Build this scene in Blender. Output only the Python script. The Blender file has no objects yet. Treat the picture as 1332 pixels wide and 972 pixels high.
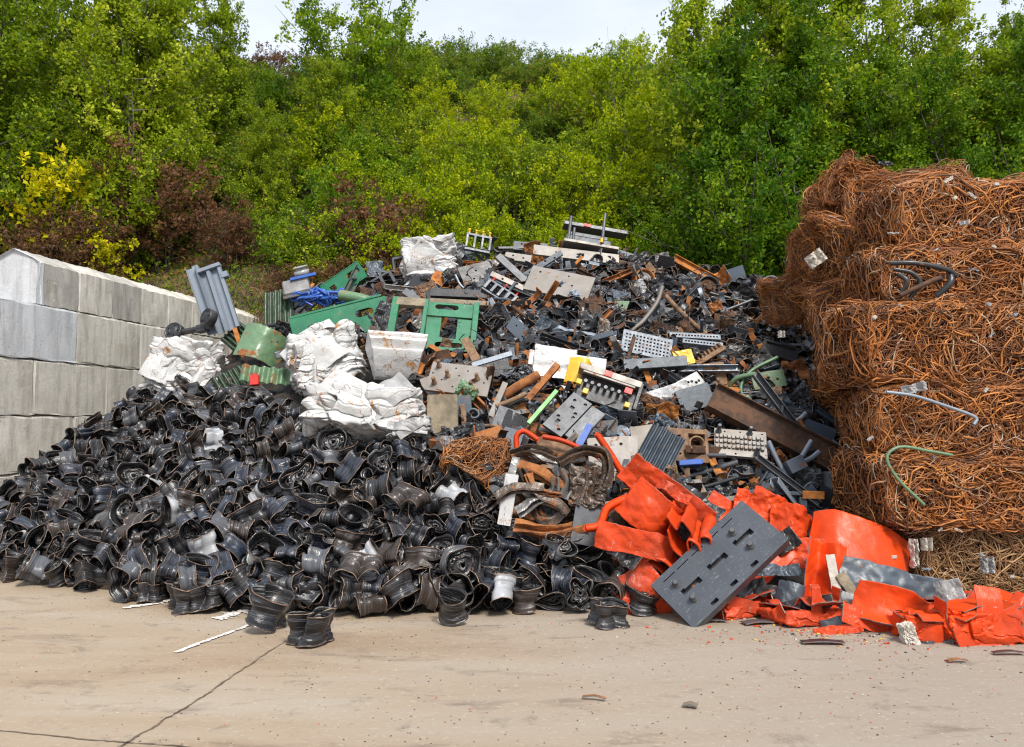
import bpy, math, random
import numpy as np
from mathutils import Vector, Matrix, Euler
from mathutils.geometry import tessellate_polygon

SC = bpy.context.scene
COL = SC.collection
random.seed(7)
F = 1080.0
PITCH = math.atan(55.0 / F)
CAMZ = 1.6
R = math.radians

# ---------------------------------------------------------------- camera
def ray(px, py):
    dx, dy = (px - 666) / F, (486 - py) / F
    c, s = math.cos(PITCH), math.sin(PITCH)
    return np.array([dx, c - s * dy, s + c * dy])

def at(px, py, Y):
    d = ray(px, py)
    return np.array([0, 0, CAMZ]) + d * (Y / d[1])

def ground_at(px, py, z=0.0):
    d = ray(px, py)
    return np.array([0, 0, CAMZ]) + d * ((z - CAMZ) / d[2])

def project(p):
    c, s = math.cos(PITCH), math.sin(PITCH)
    x, y, z = p[0], p[1], p[2] - CAMZ
    f = c * y + s * z
    u = -s * y + c * z
    return 666 + F * x / f, 486 - F * u / f

cam_d = bpy.data.cameras.new("camera")
cam = bpy.data.objects.new("camera", cam_d)
COL.objects.link(cam)
cam_d.sensor_width = 36
cam_d.lens = F / 1332 * 36
cam_d.clip_end = 3000
cam.location = (0, 0, CAMZ)
cam.rotation_euler = (math.pi / 2 + PITCH, 0, 0)
SC.camera = cam

# ---------------------------------------------------------------- noise helpers (numpy)
def tri(x):
    return np.abs((x % 1.0) - 0.5) * 2 - 0.5

def crease(P, seed, scale, octaves=3, n=4):
    """Folded-sheet field: triangle waves in random directions, warped by each other. P (...,3) -> (...)"""
    r = np.random.RandomState(seed)
    out = np.zeros(P.shape[:-1])
    a = 1.0
    for o in range(octaves):
        for k in range(n):
            d = r.normal(size=3); d /= np.linalg.norm(d)
            d2 = r.normal(size=3); d2 /= np.linalg.norm(d2)
            w = tri((P @ d2) * scale * 0.7 + r.rand()) * 0.6
            out += a * tri((P @ d) * scale + w + r.rand()) / n
        scale *= 2.1
        a *= 0.5
    return out

def crumple(P, amp, scale, seed, octaves=3):
    D = np.stack([crease(P, seed + i * 31, scale, octaves) for i in range(3)], -1)
    return P + D * amp

def smooth_noise(P, seed, scale, octaves=3):
    r = np.random.RandomState(seed)
    out = np.zeros(P.shape[:-1]); a = 1.0
    for o in range(octaves):
        for k in range(4):
            d = r.normal(size=3); d /= np.linalg.norm(d)
            out += a * np.sin((P @ d) * scale * 6.28 + r.rand() * 6.28) / 4
        scale *= 2.03; a *= 0.5
    return out

# ---------------------------------------------------------------- mesh builder
class MB:
    def __init__(s):
        s.v = []; s.f = []; s.n = 0; s.val = 0.0
    def add(s, V, Fs, mi=0, val=None, smooth=True):
        V = np.asarray(V, float).reshape(-1, 3)
        if not isinstance(Fs, list): Fs = [Fs]
        for fa in Fs:
            fa = np.asarray(fa, dtype=np.int64)
            if len(fa) == 0: continue
            vv = s.val if val is None else val
            vv = np.broadcast_to(np.asarray(vv, float), (len(fa),))
            mm = np.broadcast_to(np.asarray(mi), (len(fa),))
            s.f.append((fa + s.n, mm, vv, smooth))
        s.v.append(V); s.n += len(V)
        return s
    def xf(s, M):
        M = np.array(M)
        for i, v in enumerate(s.v):
            s.v[i] = v @ M[:3, :3].T + M[:3, 3]
        return s
    def map(s, fn):
        s.v = [fn(np.concatenate(s.v))]
        return s
    def merge(s, o, M=None):
        V = np.concatenate(o.v)
        if M is not None:
            M = np.array(M); V = V @ M[:3, :3].T + M[:3, 3]
        for fa, mm, vv, sm in o.f: s.f.append((fa + s.n, mm, vv, sm))
        s.v.append(V); s.n += len(V)
        return s
    def mesh(s, name, mats):
        me = bpy.data.meshes.new(name)
        V = np.concatenate(s.v)
        me.vertices.add(len(V)); me.vertices.foreach_set("co", V.astype(np.float32).ravel())
        nl = sum(f[0].size for f in s.f); npoly = sum(len(f[0]) for f in s.f)
        me.loops.add(nl); me.polygons.add(npoly)
        idx = np.concatenate([f[0].ravel() for f in s.f])
        tot = np.concatenate([np.full(len(f[0]), f[0].shape[1]) for f in s.f])
        start = np.concatenate([[0], np.cumsum(tot)[:-1]])
        me.loops.foreach_set("vertex_index", idx.astype(np.int32))
        me.polygons.foreach_set("loop_start", start.astype(np.int32))
        me.polygons.foreach_set("loop_total", tot.astype(np.int32))
        me.polygons.foreach_set("material_index", np.concatenate([f[1] for f in s.f]).astype(np.int32))
        me.polygons.foreach_set("use_smooth", np.concatenate([np.full(len(f[0]), f[3]) for f in s.f]))
        a = me.attributes.new("val", 'FLOAT', 'FACE')
        a.data.foreach_set("value", np.concatenate([f[2] for f in s.f]).astype(np.float32))
        mats = list(mats) if isinstance(mats, (list, tuple)) else [mats]
        if len(mats) == 1 and any((f[1] == 1).any() for f in s.f): mats.append(M['cut_edge'])
        for m in mats: me.materials.append(m)
        me.update(calc_edges=True)
        return me
    def build(s, name, mats, parent=None, M=None):
        o = bpy.data.objects.new(name, s.mesh(name, mats))
        COL.objects.link(o)
        if parent is not None: o.parent = parent
        if M is not None: o.matrix_basis = M
        return o

def grid_faces(nu, nv, cu=False, cv=False, mask=None):
    iu = np.arange(nu if cu else nu - 1); iv = np.arange(nv if cv else nv - 1)
    U, W = np.meshgrid(iu, iv, indexing='ij')
    if mask is not None:
        U, W = U[mask], W[mask]
    U = U.ravel(); W = W.ravel()
    a = U * nv + W; b = ((U + 1) % nu) * nv + W
    c = ((U + 1) % nu) * nv + (W + 1) % nv; d = U * nv + (W + 1) % nv
    return np.stack([a, b, c, d], 1)

def grid_normals(P, cu=False):
    du = np.empty_like(P); dv = np.empty_like(P)
    if cu: du = np.roll(P, -1, 0) - np.roll(P, 1, 0)
    else: du = np.gradient(P, axis=0)
    dv = np.gradient(P, axis=1)
    n = np.cross(du, dv)
    return n / (np.linalg.norm(n, axis=-1, keepdims=True) + 1e-9)

def thick_grid(mb, P, t, cu=False, mi=0, edge_mi=None, mask=None, smooth=True, back_mi=None, val=None):
    """Sheet P[nu,nv,3] given thickness t, its open borders closed."""
    nu, nv = P.shape[:2]
    N = grid_normals(P, cu)
    A = P + N * t / 2; B = P - N * t / 2
    n = nu * nv
    f = grid_faces(nu, nv, cu, False, mask)
    V = np.concatenate([A.reshape(-1, 3), B.reshape(-1, 3)])
    edge_mi = mi if edge_mi is None else edge_mi
    back_mi = mi if back_mi is None else back_mi
    E = []
    m = np.ones((nu if cu else nu - 1, nv - 1), bool) if mask is None else mask
    # boundary edges of the masked grid
    mu = np.zeros((m.shape[0], nv + 1), bool); mu[:, 1:nv] = m
    lo = (mu[:, 1:] & ~mu[:, :-1]); hi = (mu[:, :-1] & ~mu[:, 1:])
    for arr, flip in ((lo, False), (hi, True)):
        U, W = np.nonzero(arr[:, :nv]); U2 = (U + 1) % nu
        a = U * nv + W; b = U2 * nv + W
        q = np.stack([a, a + n, b + n, b], 1)
        E.append(q[:, ::-1] if flip else q)
    if cu:
        mm = m; prev = np.roll(mm, 1, 0); nxt = np.roll(mm, -1, 0)
        for arr, flip, off in ((mm & ~prev, True, 0), (mm & ~nxt, False, 1)):
            U, W = np.nonzero(arr); U = (U + off) % nu
            a = U * nv + W; b = U * nv + W + 1
            q = np.stack([a, a + n, b + n, b], 1); E.append(q[:, ::-1] if flip else q)
    else:
        mm = np.zeros((nu + 1, m.shape[1]), bool); mm[1:nu] = m
        for arr, flip in ((mm[1:] & ~mm[:-1], True), (mm[:-1] & ~mm[1:], False)):
            U, W = np.nonzero(arr[:nu])
            a = U * nv + W; b = U * nv + W + 1
            q = np.stack([a, a + n, b + n, b], 1); E.append(q[:, ::-1] if flip else q)
    E = np.concatenate(E)
    mb.add(V, [], 0)
    base = mb.n - len(V)
    for fa, mi_, sm in ((f, mi, smooth), (f[:, ::-1] + n, back_mi, smooth), (E, edge_mi, False)):
        if len(fa): mb.f.append((fa + base, np.full(len(fa), mi_), np.full(len(fa), mb.val if val is None else val), sm))
    return mb

def box(mb, c, s, b=0.004, mi=0, val=None, M=None):
    """Box of size s centred on c with chamfered edges."""
    h = np.array(s, float) / 2; b = min(b, h.min() * 0.6)
    V = []; idx = {}
    for sx in (-1, 1):
        for sy in (-1, 1):
            for sz in (-1, 1):
                for ax in range(3):
                    p = h - b; p = p.copy(); p[ax] = h[ax]
                    idx[(sx, sy, sz, ax)] = len(V)
                    V.append(p * np.array([sx, sy, sz]))
    Q = []; T = []
    for ax in range(3):
        o1, o2 = (ax + 1) % 3, (ax + 2) % 3
        for sg in (-1, 1):
            q = []
            for a_, b_ in ((-1, -1), (1, -1), (1, 1), (-1, 1)):
                k = [0, 0, 0]; k[ax] = sg; k[o1] = a_; k[o2] = b_
                q.append(idx[(k[0], k[1], k[2], ax)])
            Q.append(q if sg > 0 else q[::-1])
        for a_ in (-1, 1):
            for b_ in (-1, 1):      # edge along ax between faces o1,o2
                k0 = [0, 0, 0]; k0[o1] = a_; k0[o2] = b_; k1 = list(k0); k0[ax] = -1; k1[ax] = 1
                q = [idx[(*k0, o1)], idx[(*k1, o1)], idx[(*k1, o2)], idx[(*k0, o2)]]
                Q.append(q if a_ * b_ < 0 else q[::-1])
    for sx in (-1, 1):
        for sy in (-1, 1):
            for sz in (-1, 1):
                t = [idx[(sx, sy, sz, a)] for a in range(3)]
                T.append(t if sx * sy * sz > 0 else t[::-1])
    V = np.array(V)
    if M is not None: V = V @ np.array(M)[:3, :3].T
    V = V + np.array(c)
    mb.add(V, [np.array(Q), np.array(T)], mi, val, smooth=False)
    return mb

def cyl(mb, p0, p1, r0, r1=None, n=14, mi=0, val=None, cap=True):
    p0 = np.array(p0, float); p1 = np.array(p1, float); r1 = r0 if r1 is None else r1
    d = p1 - p0; L = np.linalg.norm(d); d = d / L
    u = np.cross(d, [0, 0, 1] if abs(d[2]) < .9 else [1, 0, 0]); u /= np.linalg.norm(u); w = np.cross(d, u)
    a = np.arange(n) / n * 2 * np.pi
    c = np.cos(a)[:, None] * u + np.sin(a)[:, None] * w
    V = np.concatenate([p0 + c * r0, p1 + c * r1])
    i = np.arange(n); j = (i + 1) % n
    mb.add(V, np.stack([i, i + n, j + n, j], 1)[:, ::-1] * 1, mi, val, smooth=True)
    if cap:
        mb.add(p0 + c * r0, [np.arange(n)[None, :]], mi, val, False)
        mb.add(p1 + c * r1, [np.arange(n)[::-1][None, :]], mi, val, False)
    return mb

def lathe(mb, prof, n=28, mi=0, close=True, val=None):
    """prof: list of (r, z); axis z."""
    prof = np.array(prof, float); a = np.arange(n) / n * 2 * np.pi
    P = np.stack([np.outer(np.cos(a), prof[:, 0]), np.outer(np.sin(a), prof[:, 0]), np.tile(prof[:, 1], (n, 1))], -1)
    mb.add(P, grid_faces(n, len(prof), True, False), mi, val)
    if close:
        mb.add(P[:, 0], [np.arange(n)[::-1][None, :]], mi, val, False)
        mb.add(P[:, -1], [np.arange(n)[None, :]], mi, val, False)
    return mb

def tubes(mb, P, r, sides=4, mi=0, val=None):
    """Many wires: P[n,m,3], r[n]."""
    n, m = P.shape[:2]
    T = np.gradient(P, axis=1); T /= np.linalg.norm(T, axis=-1, keepdims=True) + 1e-9
    ref = np.where(np.abs(T[:, :1, 2:3]) < .8, np.array([0, 0, 1.0]), np.array([1.0, 0, 0]))
    ref = np.broadcast_to(ref, T.shape)
    U = np.cross(T, ref); U /= np.linalg.norm(U, axis=-1, keepdims=True) + 1e-9
    W = np.cross(T, U)
    a = np.arange(sides) / sides * 2 * np.pi
    r = np.asarray(r, float).reshape(n, 1, 1, 1) if np.ndim(r) == 1 else np.asarray(r, float).reshape(n, m, 1, 1) if np.ndim(r) == 2 else r
    V = P[:, :, None] + r * (np.cos(a)[:, None] * U[:, :, None] + np.sin(a)[:, None] * W[:, :, None])
    f = grid_faces(m, sides, False, True)
    Fs = (f[None] + (np.arange(n) * m * sides)[:, None, None]).reshape(-1, 4)
    if val is not None and np.ndim(val) == 1: val = np.repeat(val, len(f))
    mb.add(V, Fs, mi, val)
    return mb

def smooth_path(pts, n=24):
    pts = np.array(pts, float); k = len(pts)
    t = np.linspace(0, k - 1, n); out = []
    P = np.concatenate([[2 * pts[0] - pts[1]], pts, [2 * pts[-1] - pts[-2]]])
    for x in t:
        i = min(int(x), k - 2); u = x - i
        p0, p1, p2, p3 = P[i:i + 4]
        out.append(.5 * ((2 * p1) + (-p0 + p2) * u + (2 * p0 - 5 * p1 + 4 * p2 - p3) * u * u + (-p0 + 3 * p1 - 3 * p2 + p3) * u ** 3))
    return np.array(out)

def pipe(mb, pts, r, sides=10, n=24, mi=0):
    P = smooth_path(pts, n)
    tubes(mb, P[None], np.array([r]), sides, mi)
    for e, q in ((0, 1), (-1, -2)):
        d = P[e] - P[q]; d /= np.linalg.norm(d)
        cyl(mb, P[e] - d * r * .2, P[e] + d * r * .1, r, r * .9, sides, mi)
    return mb

def poly_slab(mb, outer, holes, z0, z1, mi=0, side_mi=None):
    loops = [outer] + holes
    vs = [Vector((x, y, 0)) for l in loops for x, y in l]
    tris = tessellate_polygon([[Vector((x, y, 0)) for x, y in l] for l in loops])
    V = np.array([[v.x, v.y] for v in vs]); n = len(V)
    T = []
    for t in tris:
        a, b, c = V[list(t)]
        ccw = (b[0] - a[0]) * (c[1] - a[1]) - (b[1] - a[1]) * (c[0] - a[0]) > 0
        T.append(t if ccw else t[::-1])
    T = np.array(T)
    top = np.column_stack([V, np.full(n, z1)]); bot = np.column_stack([V, np.full(n, z0)])
    side_mi = mi if side_mi is None else side_mi
    mb.add(top, [T], mi, None, False); mb.add(bot, [T[:, ::-1]], mi, None, False)
    k = 0
    for li, l in enumerate(loops):
        m = len(l); A = V[k:k + m]
        area = sum(A[i][0] * A[(i + 1) % m][1] - A[(i + 1) % m][0] * A[i][1] for i in range(m))
        i = np.arange(m); j = (i + 1) % m
        q = np.stack([i, j, j + m, i + m], 1)
        if (area > 0) != (li == 0): q = q[:, ::-1]
        mb.add(np.concatenate([np.column_stack([A, np.full(m, z0)]), np.column_stack([A, np.full(m, z1)])]), q, side_mi, None, False)
        k += m
    return mb

def rect(cx, cy, w, h):
    return [(cx - w / 2, cy - h / 2), (cx + w / 2, cy - h / 2), (cx + w / 2, cy + h / 2), (cx - w / 2, cy + h / 2)]

def circ(cx, cy, r, n=10):
    return [(cx + r * math.cos(i / n * 6.2832), cy + r * math.sin(i / n * 6.2832)) for i in range(n)]

def slot(cx, cy, w, h, n=5):
    r = h / 2; o = []
    for s, a0 in ((1, -90), (-1, 90)):
        for i in range(n):
            a = R(a0 + 180 * i / (n - 1)); o.append((cx + s * (w / 2 - r) + r * math.cos(a), cy + r * math.sin(a)))
    return o

# ---------------------------------------------------------------- naming
def tag(o, label=None, cat=None, group=None, kind=None):
    if label: o["label"] = label
    if cat: o["category"] = cat
    if group: o["group"] = group
    if kind: o["kind"] = kind
    return o

def empty(name, label, cat, group=None, loc=(0, 0, 0)):
    o = bpy.data.objects.new(name, None); COL.objects.link(o)
    o.location = loc; o.empty_display_size = .1
    return tag(o, label, cat, group)

def copy_thing(o, name=None):
    c = o.copy(); COL.objects.link(c)
    for ch in list(o.children):
        d = ch.copy(); COL.objects.link(d); d.parent = c
        for g in ch.children:
            e = g.copy(); COL.objects.link(e); e.parent = d
    return c

def orient(spin, tilt, yaw=0):
    return (Matrix.Rotation(R(yaw), 4, 'Z') @ Matrix.Rotation(R(tilt), 4, 'X') @ Matrix.Rotation(R(spin), 4, 'Z'))

# ---------------------------------------------------------------- materials
class NT:
    def __init__(s, name):
        s.m = bpy.data.materials.new(name); s.m.use_nodes = True
        s.t = s.m.node_tree; s.t.nodes.clear()
        s.out = s.n('ShaderNodeOutputMaterial')
        s.b = s.n('ShaderNodeBsdfPrincipled'); s.l(s.b.outputs[0], s.out.inputs[0])
    def n(s, t, **k):
        x = s.t.nodes.new(t)
        for a, b in k.items(): setattr(x, a, b)
        return x
    def l(s, a, b): s.t.links.new(a, b)
    def setin(s, sock, v):
        if hasattr(v, 'links') or hasattr(v, 'is_output'): s.l(v, sock)
        elif isinstance(v, (tuple, list)): sock.default_value = (*v, 1) if len(v) == 3 and len(sock.default_value) == 4 else v
        else: sock.default_value = v
    def coord(s, rnd=True, space='Object', scale=(1, 1, 1)):
        tc = s.n('ShaderNodeTexCoord'); mp = s.n('ShaderNodeMapping'); mp.inputs['Scale'].default_value = scale
        s.l(tc.outputs[space], mp.inputs['Vector'])
        if rnd:
            oi = s.n('ShaderNodeObjectInfo'); ml = s.n('ShaderNodeMath', operation='MULTIPLY'); ml.inputs[1].default_value = 37.0
            s.l(oi.outputs['Random'], ml.inputs[0]); cb = s.n('ShaderNodeCombineXYZ')
            for i in range(3): s.l(ml.outputs[0], cb.inputs[i])
            s.l(cb.outputs[0], mp.inputs['Location'])
        return mp.outputs[0]
    def noise(s, vec, scale, detail=4, rough=.55, dist=0.0):
        x = s.n('ShaderNodeTexNoise'); s.l(vec, x.inputs['Vector'])
        x.inputs['Scale'].default_value = scale; x.inputs['Detail'].default_value = detail
        x.inputs['Roughness'].default_value = rough; x.inputs['Distortion'].default_value = dist
        return x.outputs['Fac']
    def ramp(s, fac, stops, interp='LINEAR'):
        x = s.n('ShaderNodeValToRGB'); x.color_ramp.interpolation = interp
        e = x.color_ramp.elements
        while len(e) < len(stops): e.new(.5)
        for q, (p, c) in zip(e, stops):
            q.position = p; q.color = (*c, 1) if not isinstance(c, (int, float)) else (c, c, c, 1)
        s.l(fac, x.inputs[0]); return x.outputs[0]
    def mix(s, fac, a, b, mode='MIX'):
        x = s.n('ShaderNodeMix', data_type='RGBA', blend_type=mode)
        s.setin(x.inputs[0], fac); s.setin(x.inputs[6], a); s.setin(x.inputs[7], b)
        return x.outputs[2]
    def math(s, op, a, b=0.0, clamp=False):
        x = s.n('ShaderNodeMath', operation=op); x.use_clamp = clamp
        s.setin(x.inputs[0], a); s.setin(x.inputs[1], b); return x.outputs[0]
    def bump(s, h, strength, dist=.01):
        x = s.n('ShaderNodeBump'); x.inputs['Strength'].default_value = strength; x.inputs['Distance'].default_value = dist
        s.l(h, x.inputs['Height']); s.l(x.outputs[0], s.b.inputs['Normal'])
    def attr(s, name='val'):
        return s.n('ShaderNodeAttribute', attribute_name=name).outputs['Fac']

RUST = ((.10, .035, .012), (.22, .075, .02), (.34, .13, .035), (.13, .05, .025))

def rust_color(t, vec, scale=9):
    return t.ramp(t.noise(vec, scale, 6, .65), [(.3, RUST[0]), (.48, RUST[1]), (.62, RUST[2]), (.75, RUST[3])])

def paint(name, col, rust=.5, scratch=.5, rough=.35, metal=0.0, grime=(.03, .025, .02), grime_amt=.4, scale=6, dent=.3, scratch_gleam_col=(.5, .5, .5), obj_tint=False, coat=0.0, spec=.5, rcols=None, rings=0.0, thr=.62, seams=0.0):
    """Painted or bare metal: base paint, streaky scratches, grime clouds, rust blotches (rust 0..1 = share)."""
    t = NT(name); v = t.coord()
    base = col
    if obj_tint:
        oi = t.n('ShaderNodeObjectInfo'); base = t.mix(1.0, oi.outputs['Color'], col, 'MULTIPLY')
    c = t.mix(t.ramp(t.noise(v, scale * .6, 5, .6), [(.35, 0.0), (.7, grime_amt)]), base, grime)
    vs = t.coord(scale=(1, 7, 1)); vs2 = t.coord(scale=(6, 1, 2))
    s1 = t.noise(vs, scale * 5, 4, .7, .6); s2 = t.noise(vs2, scale * 3, 4, .7, .4)
    sc = t.math('MAXIMUM', t.ramp(s1, [(thr, 0.0), (thr + .08, 1.0)]), t.ramp(s2, [(.64, 0.0), (.70, 1.0)]))
    c = t.mix(t.math('MULTIPLY', sc, scratch), c, scratch_gleam_col)
    rn = t.noise(v, scale * 1.3, 8, .7, .3)
    thr = .72 - .36 * rust
    rm = t.ramp(rn, [(thr, 0.0), (thr + .045, 1.0)])
    c = t.mix(rm, c, rust_color(t, v, scale * 4) if rcols is None else t.ramp(t.noise(v, scale * 4, 6, .65), [(.3, rcols[0]), (.48, rcols[1]), (.62, rcols[2]), (.75, rcols[3])]))
    if seams:          # wrinkle lines painted in: dark for folds and dirt, brown for rust
        wv = t.mix(.35, v, t.n('ShaderNodeTexNoise').outputs['Color'], 'ADD')
        vo = t.n('ShaderNodeTexVoronoi', feature='DISTANCE_TO_EDGE'); vo.inputs['Scale'].default_value = scale * 1.1; t.l(wv, vo.inputs['Vector'])
        lm = t.math('MULTIPLY', t.ramp(vo.outputs['Distance'], [(.0, 1.0), (.035, 0.0)]), t.ramp(t.noise(v, scale * .8, 4), [(.42, 0.0), (.55, 1.0)]))
        c = t.mix(t.math('MULTIPLY', lm, seams), c, t.ramp(t.noise(v, scale, 3), [(.45, (.05, .045, .04)), (.55, (.28, .12, .04))]))
    t.l(c, t.b.inputs['Base Color'])
    rr = t.math('ADD', t.math('MULTIPLY', rm, .45), t.ramp(t.noise(v, scale * 2, 5), [(.3, rough * .75), (.7, min(1, rough * 1.35))]), True)
    t.l(rr, t.b.inputs['Roughness'])
    t.b.inputs['Specular IOR Level'].default_value = spec
    if metal: t.l(t.math('MULTIPLY', t.math('SUBTRACT', 1.0, rm), metal), t.b.inputs['Metallic'])
    if coat: t.b.inputs['Coat Weight'].default_value = coat; t.b.inputs['Coat Roughness'].default_value = .15
    h = t.math('ADD', t.math('MULTIPLY', t.noise(v, scale * 1.5, 3), 1.0), t.math('MULTIPLY', t.noise(v, scale * 12, 5, .7), .18))
    if rings:          # pressed and scraped lines round the barrel; pale ones paint grey highlights
        vr = t.coord(scale=(.6, .6, 26)); rn2 = t.noise(vr, 6, 4, .65, .1)
        h = t.math('ADD', h, t.math('MULTIPLY', rn2, rings))
        c = t.mix(t.ramp(rn2, [(.56, 0.0), (.65, .38)]), c, scratch_gleam_col); t.l(c, t.b.inputs['Base Color'])
        t.l(t.math('ADD', t.math('MULTIPLY', rm, .4), t.ramp(t.noise(vr, 3, 4, .7), [(.35, .10), (.65, .42)]), True), t.b.inputs['Roughness'])
    t.bump(h, dent, .02)
    return t.m

def rustmat(name, cols=RUST, scale=8, rough=.85, bump=.35):
    t = NT(name); v = t.coord()
    c = t.ramp(t.noise(v, scale, 7, .65, .2), [(.3, cols[0]), (.46, cols[1]), (.6, cols[2]), (.74, cols[3])])
    t.l(c, t.b.inputs['Base Color']); t.b.inputs['Roughness'].default_value = rough
    t.bump(t.noise(v, scale * 5, 6, .7), bump, .01)
    return t.m

M = {}
BROWNS = ((.022, .015, .011), (.05, .03, .02), (.10, .052, .027), (.04, .026, .02))
M['rim'] = paint('black_rim_paint', (1, 1, 1), rust=.08, scratch=.10, rough=.3, scale=4, dent=.3, obj_tint=True, scratch_gleam_col=(.27, .29, .33), grime=(.045, .036, .029), grime_amt=.45, rcols=BROWNS, rings=.6)
M['rim_in'] = paint('rim_inside', (.014, .014, .016), rust=.3, scratch=.12, rough=.45, scale=5, grime=(.025, .02, .017), rcols=BROWNS, rings=.4)
M['edge'] = rustmat('rusty_lip', ((.05, .035, .028), (.13, .08, .055), (.32, .22, .15), (.2, .17, .15)), 14)
M['rust'] = rustmat('rusty_steel')
M['rust_dark'] = rustmat('dark_rusty_steel', ((.03, .018, .012), (.06, .032, .02), (.12, .055, .025), (.05, .035, .03)))
M['rust_orange'] = rustmat('orange_rust', ((.14, .045, .012), (.30, .10, .02), (.45, .17, .03), (.2, .08, .03)))
M['tin'] = paint('worn_steel', (.30, .29, .28), rust=.42, scratch=.6, rough=.4, metal=.6, scale=5, dent=.5, grime=(.10, .08, .06))
M['galv'] = paint('galvanised_steel', (.20, .235, .28), rust=.03, scratch=.3, rough=.42, metal=.3, scale=9, dent=.1, grime=(.25, .27, .3), grime_amt=.5, scratch_gleam_col=(.7, .7, .72))
M['grey'] = paint('grey_machined_steel', (.10, .105, .115), rust=.26, scratch=.5, rough=.42, metal=.4, scale=6, dent=.12, scratch_gleam_col=(.35, .35, .36))
M['bluegrey'] = paint('blue_grey_paint', (.06, .08, .105), rust=.24, scratch=.4, rough=.4, scale=6, dent=.15, scratch_gleam_col=(.3, .32, .34))
M['dark'] = paint('dark_steel', (.022, .023, .026), rust=.25, scratch=.3, rough=.38, scale=5, dent=.25, scratch_gleam_col=(.2, .2, .21))
M['cut_edge'] = paint('bare_cut_edge', (.16, .14, .13), rust=.5, scratch=.5, rough=.5, scale=9)
M['white'] = paint('white_enamel', (.52, .52, .515), seams=1.0, rust=.36, scratch=.4, rough=.28, scale=3.5, dent=.4, grime=(.33, .31, .28), grime_amt=.6, scratch_gleam_col=(.20, .19, .18), rcols=((.16,.07,.025),(.36,.17,.05),(.45,.24,.08),(.2,.12,.06)))
M['whitegrey'] = paint('grey_back_of_panels', (.36, .36, .36), rust=.2, scratch=.4, rough=.4, scale=6, dent=.4, grime=(.10, .09, .08), grime_amt=.8)
M['green'] = paint('green_beam_paint', (.01, .16, .07), rust=.16, scratch=.65, rough=.35, scale=4, dent=.08, grime=(.02, .06, .04), grime_amt=.5, scratch_gleam_col=(.30, .30, .26))
M['palegreen'] = paint('pale_green_paint', (.12, .21, .11), rust=.42, scratch=.3, rough=.35, scale=4, dent=.3, grime=(.05, .09, .05))
M['darkgreen'] = paint('dark_green_paint', (.035, .065, .035), rust=.22, scratch=.3, rough=.4, scale=5, dent=.3, grime=(.02, .025, .015))
M['orange'] = paint('orange_red_paint', (.72, .062, .008), rust=.0, scratch=.3, rough=.36, scale=3.0, dent=.35, spec=.18, grime=(.22, .03, .012), grime_amt=.8, scratch_gleam_col=(.62, .25, .12))
M['orange_worn'] = paint('worn_orange_paint', (.66, .06, .012), spec=.2, rust=.2, scratch=.95, rough=.38, scale=4, dent=.5, grime=(.22, .04, .02), grime_amt=.8, scratch_gleam_col=(.42, .34, .28), rcols=((.10,.06,.04),(.2,.1,.06),(.30,.26,.22),(.12,.1,.09)))
M['yellow'] = paint('yellow_paint', (.75, .44, .02), rust=.2, scratch=.25, rough=.4, scale=6, dent=.2, grime=(.3, .2, .05))
M['red'] = paint('red_paint', (.62, .03, .02), rust=.1, scratch=.2, rough=.4, scale=6, dent=.15)
M['blue'] = paint('blue_paint', (.02, .10, .42), rust=.05, scratch=.2, rough=.4, scale=6, dent=.1)
M['lime'] = paint('light_green_paint', (.20, .48, .16), rust=.05, scratch=.2, rough=.5, scale=6, dent=.1)
M['steelplate'] = paint('light_machined_plate', (.24, .225, .21), rust=.32, scratch=.6, rough=.42, metal=.25, scale=4, dent=.1, grime=(.16, .13, .10), grime_amt=.8, scratch_gleam_col=(.12, .11, .10))
M['castiron'] = rustmat('brown_cast_iron', ((.08, .045, .025), (.16, .09, .05), (.26, .16, .09), (.12, .07, .04)))
M['studplate'] = paint('blue_black_plate', (.07, .078, .092), rust=.15, scratch=.6, thr=.60, rough=.36, metal=.3, scale=3.0, dent=.06, scratch_gleam_col=(.28, .29, .31), grime=(.03, .03, .03))
M['brownsteel'] = paint('scuffed_brown_steel', (.085, .06, .045), rust=.42, scratch=.6, rough=.38, metal=.35, scale=7, dent=.5, scratch_gleam_col=(.36, .33, .30), thr=.58)
M['traysteel'] = paint('zinc_tray', (.19, .22, .26), rust=.05, scratch=.08, rough=.5, scale=9, dent=.1, grime=(.1, .11, .12))
M['wood'] = rustmat('weathered_timber', ((.10, .08, .055), (.16, .13, .09), (.26, .21, .14), (.13, .10, .07)), 6)
M['plastic'] = paint('white_plastic', (.46, .43, .38), rust=0, scratch=.1, rough=.5, scale=5, dent=.4, grime=(.4, .33, .25))
# ---------------------------------------------------------------- world and light
W = bpy.data.worlds.new("World"); SC.world = W; W.use_nodes = True
wt = W.node_tree; wt.nodes.clear()
def wn(t, **k):
    x = wt.nodes.new(t)
    for a, b in k.items(): setattr(x, a, b)
    return x
SUN_EL, SUN_AZ = 52, -38          # azimuth measured from +Y towards +X is the way the sun shines from
sky = wn('ShaderNodeTexSky', sky_type='NISHITA'); sky.sun_disc = False
sky.sun_elevation = R(SUN_EL); sky.sun_rotation = R(158)
tc = wn('ShaderNodeTexCoord'); mp = wn('ShaderNodeMapping'); mp.inputs['Scale'].default_value = (1, 1, 3.2)
wt.links.new(tc.outputs['Generated'], mp.inputs['Vector'])
nz = wn('ShaderNodeTexNoise'); nz.inputs['Scale'].default_value = 2.3; nz.inputs['Detail'].default_value = 6; nz.inputs['Roughness'].default_value = .5
wt.links.new(mp.outputs[0], nz.inputs['Vector'])
rp = wn('ShaderNodeValToRGB'); rp.color_ramp.elements[0].position = .40; rp.color_ramp.elements[0].color = (.72, .72, .72, 1)
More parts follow.
